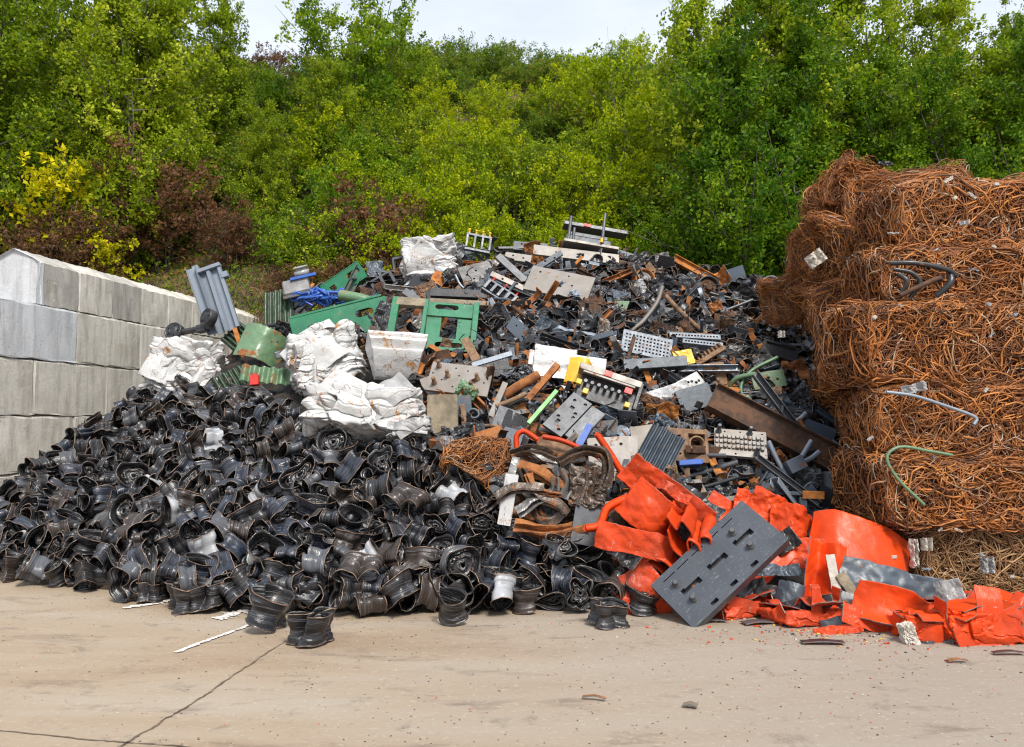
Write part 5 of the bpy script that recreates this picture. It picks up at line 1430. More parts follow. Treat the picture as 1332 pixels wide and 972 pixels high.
# dark lid, white fan, cast housing
tl = Thing('plastic_tray', 'black moulded tray lying above the wire at the right of the heap', 'tray', 1015, 457, -22, 56, 0, .4); u = tl.u
mb = MB(); poly_slab(mb, rect(0, 0, 46 * u, 24 * u), [rect(0, 0, 38 * u, 17 * u)], 0, .03); poly_slab(mb, rect(0, 0, 45 * u, 23 * u), [], -.02, -.003); tl.part('tray', mb, 'dark')
mb = MB(); box(mb, (8 * u, 11 * u, .04), (16 * u, 3 * u, .02), .003); tl.part('handle', mb, 'dark')
fn = Thing('crushed_radiator', 'white fan shaped crushed casing at the right edge of the heap', 'metal casing', 1064, 476, 20, 74, 0, .3); u = fn.u
for k in range(6):
    mb = sheet(30 * u, 6 * u, 200 + k, [(-15 * u, 0), (0, 5 * u), (15 * u, 0)], .04, 1.2); o = fn.part('layer', mb, 'white' if k % 2 else 'dark'); o.rotation_euler = (0, 0, R(30 - 14 * k)); o.location = (0, -2 * k * u, .012 * k)
ch = Thing('cast_housing', 'rust brown cast housing with two square openings', 'machine housing', 893, 580, -4, 72, 6, .42); u = ch.u
mb = MB(); poly_slab(mb, rect(0, 0, 54 * u, 44 * u), [rect(12 * u, 2 * u, 22 * u, 28 * u)] + [rect(-17 * u, y * u, 16 * u, 2.6 * u) for y in (-12, -6, 0, 6, 12)], -.10, .03)
ch.part('casting', mb, 'castiron'); mb = MB(); lathe(mb, [(11 * u, -.09), (11 * u, .04), (9 * u, .045), (8.4 * u, -.05)], 20, close=False); o = ch.part('ring', mb, 'castiron'); o.location = (12 * u, 2 * u, 0)
mb = MB(); box(mb, (0, 0, 0), (30 * u, 7 * u, .06), .006); single('plastic_strip', 'cobalt blue strip under the cast housing', 'plastic strip', mb, 'blue', 897, 602, 4, 74, 0, .4)
u = m_per_px(855, 590); zz = [(x * 3.2 * u, (4.5 * u if x % 2 else -4.5 * u)) for x in range(-7, 8)]
mb = sheet(44 * u, 62 * u, 141, zz, .03, 1.2); single('corrugated_sheet', 'black corrugated sheet folded together above the red bar', 'sheet metal', mb, 'bluegrey', 856, 588, -30, 72, 0, .45)
# rust box and wire nest
u = m_per_px(642, 572); mb = MB(); poly_slab(mb, [(-20 * u, -16 * u), (22 * u, -18 * u), (14 * u, 18 * u), (-26 * u, 12 * u)], [], -.03, -.01); box(mb, (-20 * u, 0, .04), (2 * u, 34 * u, .14), .004); box(mb, (0, -17 * u, .04), (42 * u, 2 * u, .14), .004)
single('rusty_box', 'open rusty steel box beside the small wire nest', 'box', mb, 'rust', 640, 572, 8, 68, 0, .4)
mb = wires(77, (.27, .2, .12), 420, m=9, step=.06, curl=1.6, rad=(.003, .005), rough=.2); single('wire_nest', 'small nest of orange rusty wire in the middle of the heap', 'wire nest', mb, 'wire', 615, 600, 0, 60, 0, .28)
# red bars
def bar(label, pts_, r, mat, px, py, lift=.5, sides=4, name='metal_bar', cat='metal bar', tilt=80, n=20):
    u = m_per_px(px, py); mb = MB(); P = smooth_path(np.array([(x, y, z) for x, y, z in pts_], float) * u, n); tubes(mb, P[None], np.array([r * u]), sides)
    for e in (0, -1): cyl(mb, P[e] - (0, 0, .001), P[e] + (0, 0, .001), r * u * .9, n=4)
    return single(name, label, cat, mb, mat, px, py, 0, tilt, 0, lift)
bar('straight orange red bar standing up at the left tip of the orange bale', [(-19, 30, 0), (0, 0, 0), (18, -32, 0)], 4.2, 'orange', 798, 598, .7)
bar('orange red flat strip lying over the brown plate', [(-34, 12, 0), (-8, 6, 0), (32, -12, 0)], 3.2, 'orange', 743, 581, .62)
bar('orange red arc shaped strip left of the flat strip', [(-11, -12, 0), (-11, 6, 0), (-2, 12, 0), (14, 2, 0)], 3.4, 'orange', 684, 574, .6)
bar('orange red bent arm at the left of the orange bale', [(-26, -20, 0), (-10, -16, 0), (0, 4, 0), (24, 16, 0)], 5, 'orange', 790, 665, .75)
bar('silver pipe with a clamp bent over the front of the third wire bale', [(-48, 12, 0), (-20, 8, 0), (10, -2, 0), (40, -14, 0), (38, -22, 0)], 1.9, 'galv', 1215, 527, 0, 8, 'bent_pipe', 'pipe').location = at(1215, 525, 7.25)
bar('green hoop of pipe on the front of the second wire bale', [(24, -36, 0), (2, -12, 0), (-6, 8, 0), (8, 18, 0), (34, 14, 0), (56, 10, 0)], 1.6, 'palegreen', 1165, 603, 0, 8, 'pipe_hoop', 'pipe').location = at(1163, 606, 7.22)
# ---------------------------------------------------------------- crumpled car frame
G2 = 'folded strips of the crumpled car frame'
cf = Thing('crushed_car_frame', 'crumpled brown and silver car frame left of the orange bale', 'car frame', 712, 652, 0, 76, 0, .42); u = cf.u
rs_ = np.random.RandomState(8)
STR = [ # pts (px offsets, y up), width px, material
 ([(-52, -10), (-44, 20), (-40, 56)], 12, 'tin'), ([(-40, 46), (-10, 36), (10, 22), (40, 10), (62, 14)], 12, 'rust'), ([(-44, -22), (-4, -24), (34, -20), (60, 4), (52, 26)], 12, 'tin'),
 ([(-40, -18), (-16, -4), (8, 8), (10, 30)], 10, 'tin'), ([(0, 30), (14, 44), (4, 58), (-16, 52), (-22, 36)], 9, 'brownsteel'), ([(-34, 40), (-18, 10), (10, -6), (26, -18)], 9, 'brownsteel'),
 ([(14, 46), (44, 62), (70, 60), (76, 40), (70, 14)], 10, 'brownsteel'), ([(20, 0), (30, 20), (24, 44)], 14, 'tin'), ([(-44, -34), (0, -40), (50, -34)], 12, 'rust'), ([(-6, 4), (-14, -14), (2, -26), (18, -14), (6, 2)], 9, 'brownsteel'),
 ([(40, -10), (52, 16), (56, 40)], 12, 'brownsteel'), ([(-50, 60), (-20, 66), (12, 56)], 10, 'brownsteel'), ([(44, -16), (60, -8), (66, 12)], 12, 'tin'), ([(-24, -30), (4, -10), (40, 0)], 11, 'tin')]
for q in range(12):
    x_, y_, a_ = rs_.uniform(-50, 60), rs_.uniform(-36, 56), rs_.uniform(0, 6.28); pp = [(x_, y_)]
    for j in range(3): a_ += rs_.uniform(-1.1, 1.1); x_ += 22 * math.cos(a_); y_ += 16 * math.sin(a_); pp.append((x_, y_))
    STR.append((pp, rs_.uniform(5, 10), ['tin', 'brownsteel', 'rust', 'whitegrey', 'brownsteel'][q % 5]))
for k, (pp, w, mt) in enumerate(STR):
    P = smooth_path(np.array([(x, y, 0) for x, y in pp], float) * u, 34)
    T = np.gradient(P, axis=0); T /= np.linalg.norm(T, axis=1, keepdims=True); N = np.stack([-T[:, 1], T[:, 0], 0 * T[:, 0]], 1)
    z0 = rs_.uniform(-.10, .16); cs = np.linspace(-1, 1, 13); Q = np.zeros((34, 13, 3))
    tw = rs_.uniform(-1, 1) + np.linspace(0, rs_.uniform(-1.8, 1.8), 34)
    fl = .035 * np.cos(cs * 6.0)
    Q = P[:, None] + (np.cos(tw)[:, None] * cs * w * u * .75 + np.sin(tw)[:, None] * fl)[..., None] * N[:, None] + ((np.sin(tw)[:, None] * cs * w * u * .75 - np.cos(tw)[:, None] * fl) + z0)[..., None] * np.array([0, 0, 1.0])
    Q = crumple(Q, .035, 2.6, 50 + k, 4)
    mb = MB(); thick_grid(mb, Q, .005, False, 0, 0, None, False, 0); cf.part('bent_member', mb, mt)
mb = crumpled_block(46 * u, 52 * u, .3, 77, .05, 3, 36); o = cf.part('squashed_box', mb, 'brownsteel'); o.location = (50 * u, 14 * u, .03)
mb = crumpled_block(96 * u, 74 * u, .26, 78, .07, 3, 36); o = cf.part('crushed_core', mb, 'rust_dark'); o.location = (0, 8 * u, -.16)

# ---------------------------------------------------------------- orange bales and sheets
def oat(px, py, Y): return at(px, py, Y)
def osheet(label, px, py, Y, w, l, seed, prof=None, amp=.05, scale=1.8, spin=0, tilt=70, yaw=0, mat='orange', curl=0.0, name='sheet_metal', thick=.005, taper=0, octv=3, cat='sheet metal', n=(60, 50)):
    u = Y / F; pr = [(a * u, b * u) for a, b in prof] if prof else None
    mb = sheet(w * u, l * u, seed, pr, amp * 1.5, scale * .85, .008, n, True, curl, 3, taper)
    o = mb.build(name, [M[mat]], None, Matrix.Translation(at(px, py, Y)) @ orient(spin, tilt, yaw))
    return tag(o, label, cat)
ob = empty('crushed_container', 'tall orange red crushed container folded into layers, left of the studded plate', 'crushed container')
ob.matrix_basis = Matrix.Translation(at(852, 700, 7.0)) @ orient(0, 84, 0); u = 7.0 / F
OS = [ # centre px offset (x, y up, z), w, l, spin, prof, mat : folded lobes seen end-on
 ((18, 55, -.05), 130, 46, -38, [(-65, 0), (-20, 4), (25, -3), (65, 0)], 'orange_worn', 62),
 ((-6, 32, .06), 74, 56, -40, [(-37, -10), (-15, 8), (15, 10), (37, -12)], 'orange', 20),
 ((-28, -4, .14), 100, 34, -12, [(-50, -8), (-20, 6), (20, 8), (50, -6)], 'orange_worn', 12),
 ((-20, -70, .10), 70, 60, -58, [(-35, 0), (0, 8), (35, 0)], 'orange_worn', 0),
 ((30, 0, -.04), 60, 40, -60, [(-30, 0), (0, 6), (30, 4)], 'dark', 0), ((-8, -34, -.02), 70, 26, 14, [(-35, 0), (0, 6), (35, 0)], 'dark', 0),  # dark panels added to stand for shaded gaps between the folds
 ((2, -30, -.10), 90, 80, 20, [(-45, 0), (0, -6), (45, 4)], 'orange_worn', 0)]
for k, ((x, y, z), w, l, sp, pr, mt, rx) in enumerate(OS):
    mb = sheet(w * u, l * u, 300 + k, [(a * u, b * u) for a, b in pr], .09, 1.4, .009, (70, 50), True, octv=3); o = mb.build('folded_panel', [M[mt]], ob)
    o.location = (x * u, y * u, z); o.rotation_euler = (R(rx * .4), 0, R(sp))
# open pleats: profiles lying in the picture plane, extruded backwards
def pleat(pts_, depth, seed, mat, loc, k=40, thick=.010):
    P = smooth_path(np.array([(x, y, 0) for x, y in pts_], float) * u, 70)
    Q = np.zeros((70, 14, 3)); Q[..., :2] = P[:, None, :2]; Q[..., 2] = np.linspace(0, -depth, 14)
    Q = crumple(Q, .028, 2.2, seed, 3); mb = MB(); thick_grid(mb, Q, thick, False, 0, 0, None, True, 0)
    o = mb.build('pleat', [M[mat]], ob); o.location = (loc[0], loc[1], loc[2] + .10); o.rotation_euler = (R(24), R(-20), 0); return o
pleat([(4, 30), (14, 12), (22, 24), (32, 8), (30, -16), (44, -20), (40, 2), (54, 0), (52, -30), (66, -40)], .4, 311, 'orange', (8 * u, 0, .12))
pleat([(6, 8), (12, -18), (28, -30), (30, -4), (42, -12), (46, -34), (60, -38)], .4, 312, 'orange', (4 * u, 2 * u, .16))
pleat([(-56, -26), (-34, -34), (-4, -28), (12, -44), (14, -70), (2, -84)], .45, 313, 'orange_worn', (0, 0, .16))
pleat([(-50, -30), (-30, -50), (-12, -78), (2, -104), (10, -84)], .45, 314, 'orange_worn', (-6 * u, 0, .15))
pleat([(-28, -44), (-16, -38), (-6, -52), (-12, -70), (-22, -56), (-14, -48)], .35, 315, 'whitegrey', (0, 0, .14))
pleat([(-34, -42), (-18, -34), (0, -50), (-4, -80), (-20, -66), (-26, -52)], .35, 316, 'orange_worn', (0, 0, .12))
pleat([(2, -60), (12, -54), (14, -74), (4, -84), (0, -70), (2, -62)], .35, 317, 'orange', (0, 0, .12))
mb = crumpled_block(104 * u, 130 * u, .3, 318, .06, 4, 40); o = mb.build('crushed_core', [M['rust_dark']], ob); o.location = (-2 * u, -18 * u, -.22); o.rotation_euler = (0, 0, R(28))
# the hero plate with its four studs
sp_ = empty('studded_plate', 'thick blue black steel plate with four studs leaning in front of the orange scrap', 'steel plate')
sp_.matrix_basis = Matrix.Translation(at(936, 735, 6.62)) @ orient(50, 58, -24); u = 6.62 / F
WP, HP, TP = 166 * u, 80 * u, .10
cut = []
for x, y in ((-46, 2), (0, 2), (46, 2)):                    # the T shaped slots along the middle
    cut.append([(x * u - 15 * u, y * u - 2.5 * u), (x * u + 9 * u, y * u - 2.5 * u), (x * u + 9 * u, y * u - 5 * u), (x * u + 15 * u, y * u - 5 * u), (x * u + 15 * u, y * u + 3 * u), (x * u - 9 * u, y * u + 3 * u), (x * u - 9 * u, y * u + 5 * u), (x * u - 15 * u, y * u + 5 * u)])
cut += [rect(x * u, 31 * u, 20 * u, 1.3 * u) for x in (-58, -34, -8, 20, 46)]
cut += [rect(x * u, -33 * u, 11 * u, 5 * u) for x in (-40, -6, 30)]
mb = MB(); poly_slab(mb, rect(0, 0, WP, HP), cut, -TP / 2, TP / 2, 0, 1); mb.build('plate', [M['studplate'], M['studplate']], sp_)
mb = MB(); box(mb, (0, 0, -.012), (WP * .99, HP * .985, .03), .003); mb.build('backing', [M['dark']], sp_)
for x, y in ((-58, 17), (-56, -12), (42, 16), (44, -13)):
    mb = MB(); lathe(mb, [(.034, TP / 2 + .001), (.034, TP / 2 + .006), (.024, TP / 2 + .008), (.023, TP / 2 + .05), (.018, TP / 2 + .056)], 18); o = mb.build('stud', [M['grey']], sp_); o.location = (x * u, y * u, 0)
# orange sheets on the right, from back to front
osheet('upright orange red fin behind the studded plate', 944, 668, 7.9, 60, 30, 401, [(-30, 0), (0, 6), (30, -4)], .04, 1.4, -40, 78, 0)
osheet('crumpled orange and tan sheet above the studded plate', 985, 658, 7.8, 60, 30, 402, None, .12, 2.2, -20, 70, 0, 'orange_worn')
osheet('orange red crumpled strip behind the top corner of the studded plate', 1005, 668, 7.7, 66, 44, 403, [(-33, -6), (0, 10), (33, -6)], .10, 2.0, -35, 74, 0)
osheet('peaked orange sheet with grey tip right of the studded plate', 1030, 690, 7.5, 54, 60, 404, [(-27, -10), (0, 14), (27, -10)], .12, 1.8, -20, 72, 10)
osheet('orange sheet with a grey rail lying across it', 1036, 722, 7.2, 80, 40, 405, None, .10, 2.0, 4, 60, 0, 'orange_worn')
osheet('orange red sheet under the studded plate', 985, 745, 7.1, 120, 34, 406, None, .04, 1.5, 38, 60, 0)
osheet('big smooth orange sheet sloping to the right in front of the lowest wire bale', 1124, 716, 7.3, 130, 78, 407, [(-65, -20), (-40, 6), (20, 8), (65, -14)], .03, 1.1, -22, 62, 6, n=(70, 60))
osheet('tall orange fold standing left of the big smooth sheet', 1068, 752, 6.95, 50, 94, 408, [(-25, 12), (-5, -8), (10, 14), (25, 4)], .05, 1.4, -14, 76, 0)
osheet('torn slate grey panel with chipped paint across the big orange sheet', 1165, 763, 6.85, 150, 46, 409, [(-75, 0), (-20, 4), (30, -4), (75, 0)], .05, 2.2, -14, 66, 0, 'bluegrey', name='torn_panel', cat='panel')
osheet('orange sheet curling up in front of the torn grey panel', 1158, 798, 6.35, 96, 52, 410, [(-48, 0), (-20, 14), (14, 16), (48, -8)], .05, 1.3, -20, 64, 0, curl=.25)
osheet('orange lower lip below the curled sheet', 1150, 812, 6.25, 110, 26, 411, [(-55, 10), (-20, 0), (20, -10), (55, -8)], .05, 1.6, -14, 60, 0, 'orange_worn')
for i, (px, py, w, h, d_, lab, sd, mt) in enumerate((
   (1194, 816, 52, 30, 44, 'small rounded orange bundle beside the white foam lump', 421, 'orange'), (1270, 812, 106, 46, 66, 'wide folded orange bundle lying on the concrete at the right', 422, 'orange'),
   (1320, 800, 60, 44, 60, 'orange bundle at the right edge of the photo', 423, 'orange'), (1238, 790, 70, 22, 50, 'flat orange piece behind the wide folded bundle', 424, 'orange'),
   (965, 790, 90, 20, 60, 'orange red tube like fold under the right edge of the studded plate', 425, 'orange_worn'), (1045, 800, 110, 20, 70, 'flattened orange layers on the concrete right of the studded plate', 426, 'orange_worn'))):
    Y = CAMZ / ((py + h * .45 - 541) / F); T = Thing('orange_bundle', lab, 'crushed sheet', px, py, [-6, -4, 3, 5, 2, -3][i], 84, 4 * i, Y=Y + d_ * .4 * Y / F); u = Y / F
    T.part('pressed_core', crumpled_block(w * u * .95, h * u, d_ * u, sd, .035, 1.6, 64, 1, 1.0, .05, True), mt)
    face_panels(T, w * u * .9, h * u * .9, d_ * u * .9, 6, sd, [mt, mt, 'orange_worn'], (.8, 1.15), .03, .0, .14)
osheet('black and grey rolled sheet under the orange layers', 1000, 776, 7.0, 110, 28, 431, [(-55, 6), (-20, -6), (20, 8), (40, 2), (55, -8)], .05, 2.2, -4, 66, 0, 'dark')
osheet('slate sheet end curled like a pipe left of the tall orange fold', 1030, 776, 6.85, 40, 30, 432, [(-20, 0), (-10, 12), (8, 12), (14, -6), (0, -10)], .05, 1.6, -20, 70, 0, 'bluegrey')
osheet('folded grey sheet on the concrete in front of the tall orange fold', 1100, 812, 6.35, 60, 20, 433, [(-30, -4), (-10, 10), (10, 0), (30, 4)], .06, 2.0, 10, 66, 0, 'grey')
osheet('cream coloured torn strip between orange fold and grey panel', 1084, 744, 6.85, 12, 44, 434, None, .05, 1.4, 6, 78, 0, 'plastic')
osheet('brown cardboard like strip beside the cream coloured one', 1108, 768, 6.8, 14, 48, 435, None, .06, 1.4, 30, 74, 0, 'wood')
for i, (px, py, Y, w, l, sp, mt, lab) in enumerate((  # the dark sheets are added as shaded gaps, the others are scrap
  (812, 722, 6.85, 40, 22, -40, 'dark', 'dark torn sheet added as gap shade under the left folds of the crushed container'), (876, 640, 7.0, 46, 14, -36, 'orange_worn', 'scraped orange strip along the top edge of the crushed container'),
  (905, 655, 7.5, 70, 30, -38, 'dark', 'dark curved sheet added as gap shade between the crushed container and the upright fin'), (962, 770, 6.75, 70, 16, 20, 'dark', 'dark sheet added as gap shade under the lower right edge of the studded plate'),
  (1010, 742, 7.0, 60, 14, 2, 'bluegrey', 'grey flat rail lying across the orange sheets'), (1020, 705, 7.2, 36, 26, 30, 'dark', 'dark torn piece added as shade in a gap of the orange sheets'),
  (1052, 785, 6.55, 60, 16, 8, 'dark', 'crumpled dark sheet added as gap shade at the foot of the tall orange fold'), (1118, 790, 6.5, 50, 22, -30, 'whitegrey', 'grey creased sheet behind the curled orange sheet'),
  (1236, 772, 6.7, 30, 34, 10, 'whitegrey', 'pale torn end of the slate grey panel by the lowest wire bale'), (1215, 838, 5.95, 46, 8, 3, 'grey', 'grey strip under the small orange bundle on the concrete'),
  (985, 700, 7.25, 40, 34, -30, 'orange_worn', 'scuffed orange piece behind the upper right corner of the studded plate'), (1090, 820, 6.2, 60, 12, 6, 'orange_worn', 'low orange torn strip beside the paint flakes'))):
    osheet(lab, px, py, Y, w, l, 700 + i, [(-w / 2, -4), (-w / 5, 6), (w / 6, -3), (w / 2, 5)], .08, 2.2, sp, 66, 0, mt)
# grey container rim behind the orange scrap
cr_ = empty('skip_container', 'slate grey steel container side with a rusty rim behind the orange sheets', 'container')
cr_.matrix_basis = Matrix.Translation(at(975, 668, 8.3)) @ orient(-2, 88, 0); u = 8.3 / F
mb = MB(); box(mb, (0, 0, -.02), (172 * u, 52 * u, .02), .003); mb.build('side_panel', [M['bluegrey']], cr_)
mb = MB(); box(mb, (0, 28 * u, .02), (180 * u, 5 * u, .12), .006); mb.build('top_rim', [M['bluegrey']], cr_)
for x in (-70, -36, 0, 36, 66): mb = MB(); box(mb, (x * u, -2 * u, .04), (10 * u, 52 * u, .08), .006); mb.build('rib', [M['bluegrey']], cr_)
mb = MB(); box(mb, (78 * u, 27 * u, .09), (28 * u, 10 * u, .02), .003); mb.build('rusty_corner', [M['rust_orange']], cr_)

# ---------------------------------------------------------------- things on the bales
ep = empty('exhaust_pipes', 'dark exhaust pipes tangled in the wire at the left end of the upper bales', 'exhaust pipes'); ep.matrix_basis = Matrix.Translation(at(1198, 360, 7.62)) @ orient(0, 88, 0); u = 7.62 / F
for k, (a, r_) in enumerate((([(-40, 18, 0), (-10, 16, .06), (30, 8, .05), (46, 0, .0)], 3.4), ([(-30, -26, .03), (-10, -16, .06), (18, -4, .05), (26, -4, 0)], 3.2), ([(-30, 4, 0), (-22, -8, .05), (-26, -24, 0)], 3.4), ([(38, 6, 0), (34, -10, .05), (20, -26, 0)], 4.5), ([(-36, 10, 0), (-14, 4, .03), (-4, -10, .04), (-16, -28, 0)], 3))):
    mb = MB(); pipe(mb, [(x * u, y * u, z) for x, y, z in a], r_ * u, 12, 22); mb.build('pipe', [M['dark' if k != 1 else 'rust_dark']], ep)
def lump(label, px, py, Y, w, h, mat, seed, name='plastic_bag', cat='plastic bag', amp=.08, spin=0, n=26):
    u = Y / F; mb = crumpled_block(w * u, h * u, min(w, h) * u, seed, amp, 2, n) if 'bag' not in cat and cat not in ('rag', 'plastic film', 'foil') else sheet(w * u, h * u, seed, [(-w * u / 2, -.02), (-w * u * .2, .03), (w * u * .1, -.02), (w * u * .3, .03), (w * u / 2, -.02)], .2, 2.6, .003, (30, 30), False, octv=4); o = mb.build(name, [M[mat]], None, Matrix.Translation(at(px, py, Y)) @ orient(spin, 85, 0)); return tag(o, label, cat)
lump('cream plastic bag on the wire bundles left of the stack', 1062, 336, 8.95, 26, 18, 'plastic', 501, spin=35)
lump('small white rag in the wire above the exhaust pipes', 1255, 290, 7.55, 12, 6, 'white', 502, 'rag', 'rag')
lump('white rag hanging on the front of the lowest wire bale', 1189, 720, 7.3, 10, 36, 'plastic', 503, 'rag', 'rag')
lump('pale rag near the top left corner of the lowest wire bale', 1206, 708, 7.3, 14, 16, 'plastic', 504, 'rag', 'rag')
lump('grey plastic film on the right front of the lowest wire bale', 1285, 735, 7.3, 18, 20, 'whitegrey', 505, 'plastic_film', 'plastic film')
lump('grey crumpled foil at the corner of the third bale from the bottom', 1190, 505, 7.3, 34, 12, 'whitegrey', 506, 'foil', 'foil', spin=15)
lump('white foam lump on the concrete before the orange bundles', 1181, 826, 5.95, 18, 30, 'plastic', 507, 'foam_lump', 'foam', spin=12)
lump('black lump on top of the highest wire bale', 1152, 213, 8.0, 20, 5, 'dark', 508, 'rubber_piece', 'rubber', spin=-5)
lump('small white plastic piece in the wire near the black rim', 1017, 435, 9.4, 9, 9, 'plastic', 509)
lump('small white scrap of plastic in the loose wire above the black rim', 1115, 380, 8.7, 12, 12, 'plastic', 510)
rs = random.Random(77)
for i in range(24):
    px, py = rs.uniform(1130, 1325), rs.uniform(225, 750); Yf = 7.27 if py > 390 else 7.5 if py > 300 else 7.85
    mt = rs.choice(['whitegrey', 'plastic', 'galv'])
    c = {'whitegrey': 'grey', 'plastic': 'cream', 'galv': 'metallic', 'white': 'white'}[mt]
    zn = 'upper' if py < 390 else 'middle' if py < 600 else 'lower'
    lump(f'little {c} flake caught in the wire of the {zn} bales', px, py, Yf, rs.uniform(4, 15), rs.uniform(1.5, 4.5), mt, 520 + i, 'scrap_flake', 'scrap flake', .1, rs.uniform(-60, 60), 10)['group'] = f'{c} flakes in the {zn} bales'

# ---------------------------------------------------------------- smaller mixed scrap over the upper heap
def pr_plate(s):
    r = random.Random(s); w, h = r.uniform(.2, .5), r.uniform(.12, .3); mb = MB()
    poly_slab(mb, [(-w / 2, -h / 2), (w / 2, -h / 2), (w / 2, h / 2 * r.uniform(.5, 1)), (w * r.uniform(.0, .4), h / 2), (-w / 2, h / 2)], [circ(r.uniform(-.3, .1) * w, r.uniform(-.2, .2) * h, .018, 9), circ(r.uniform(.15, .3) * w, r.uniform(-.3, 0) * h, .014, 9)], -.008, .008); return mb
def pr_bracket(s):
    r = random.Random(s); mb = MB(); L = r.uniform(.2, .45); box(mb, (0, 0, 0), (L, r.uniform(.06, .12), .012), .002); box(mb, (L / 2 - .006, 0, .06), (.012, .09, .12), .002); box(mb, (-L / 4, 0, .03), (.04, .05, .05), .004); return mb
def pr_channel(s):
    r = random.Random(s); mb = MB(); channel(mb, r.uniform(.35, .8), r.uniform(.06, .12), r.uniform(.03, .07), .006); return mb
def pr_strip(s):
    r = random.Random(s); w = r.uniform(.05, .11); x = np.cumsum([0] + [r.uniform(.06, .14) for _ in range(5)]); zz = [(a - x[-1] / 2, r.uniform(-.07, .07)) for a in x]; return sheet(x[-1], w, s, zz, .05, 1.8, .006, (34, 8))
def pr_sheet(s):
    r = random.Random(s); return sheet(r.uniform(.25, .45), r.uniform(.2, .35), s, [(-.18, r.uniform(-.06, .06)), (-.05, r.uniform(-.06, .06)), (.05, r.uniform(-.06, .06)), (.18, 0)], .13, 2.2, .005, (26, 22), False)
def pr_tube(s):
    r = random.Random(s); mb = MB(); L = r.uniform(.25, .7); pipe(mb, [(-L / 2, 0, 0), (0, r.uniform(-.08, .08), r.uniform(-.04, .04)), (L / 2, 0, 0)], r.uniform(.012, .035), 9, 14); return mb
def pr_block(s):
    r = random.Random(s); mb = MB(); w = r.uniform(.12, .26); box(mb, (0, 0, 0), (w, w * .6, w * .45), .006); box(mb, (0, 0, w * .3), (w * .5, w * .35, w * .2), .005); cyl(mb, (w * .3, 0, w * .2), (w * .3, 0, w * .45), w * .08, n=9); return mb
def pr_ring(s):
    r = random.Random(s); a = r.uniform(.06, .12); mb = MB(); lathe(mb, [(a, -.03), (a, .03), (a * .9, .035), (a * .7, .03), (a * .65, -.02), (a, -.03)], 18, close=False); return mb
def pr_crump(s):
    r = random.Random(s); return crumpled_block(r.uniform(.2, .36), r.uniform(.12, .24), r.uniform(.1, .2), s, .10, 3, 18)
KINDS = [('steel_plate', 'plate', pr_plate, 36), ('steel_bracket', 'bracket', pr_bracket, 50), ('steel_channel', 'channel', pr_channel, 52), ('metal_strip', 'bent strip', pr_strip, 150), ('sheet_metal', 'crumpled sheet', pr_sheet, 150),
         ('metal_tube', 'tube', pr_tube, 52), ('metal_block', 'die block', pr_block, 26), ('metal_ring', 'ring', pr_ring, 20), ('metal_lump', 'crushed lump', pr_crump, 60)]
MC = [('grey', 'grey', 18), ('dark', 'black', 34), ('rust_dark', 'dark brown', 16), ('rust', 'rusty', 7), ('castiron', 'brown', 5), ('bluegrey', 'blue grey', 15), ('steelplate', 'pale grey', 5), ('rust_orange', 'orange rusted', 4), ('tin', 'scuffed steel', 7), ('galv', 'silvery', 5), ('yellow', 'yellow', .9), ('red', 'red', .5), ('white', 'white', 1.6), ('blue', 'blue', .15), ('palegreen', 'pale green', .8)]
ZONE_C = [(345, 440), (380, 380), (450, 362), (520, 345), (600, 325), (700, 318), (780, 318), (860, 340), (930, 360), (1020, 385), (1080, 440), (1100, 520), (1115, 640), (1090, 690), (980, 680), (880, 650), (800, 640), (770, 700), (690, 700), (640, 630), (560, 580), (560, 500), (450, 440), (400, 460)]
def zone2(x, y):
    if x < 480: return 'around the green beams'
    if y < 400: return 'near the crest, left of the dark wheel' if x < 850 else 'near the crest, right of the brake drum'
    if x < 640: return 'around the green frame and drilled plate'
    if x < 780: return 'left of the pale die rail'
    if x < 900: return 'between the perforated tray and the orange bale'
    return 'near the long dark beam'
allp = []
KEEP = []
bpy.context.view_layer.update()
for o in list(COL.objects):
    if o.type != 'MESH' or o.get('kind'): continue
    r_ = o.parent or o
    if r_.get('category') in (None, 'wheel rim', 'tree', 'shrub', 'wall', 'wire bale', 'scrap flake', 'car frame'): continue
    q = [project(np.array(o.matrix_world @ Vector(c_))) for c_ in o.bound_box]
    xs_ = [p[0] for p in q]; ys_ = [p[1] for p in q]; cx, cy, rx, ry = (min(xs_) + max(xs_)) / 2, (min(ys_) + max(ys_)) / 2, (max(xs_) - min(xs_)) / 2, (max(ys_) - min(ys_)) / 2
    if rx * ry > 60: KEEP.append((cx, cy, rx * .8, ry * .8))
def kept(x, y): return any(((x - a) / c_) ** 2 + ((y - b) / d_) ** 2 < 1 for a, b, c_, d_ in KEEP)
rs = random.Random(99)
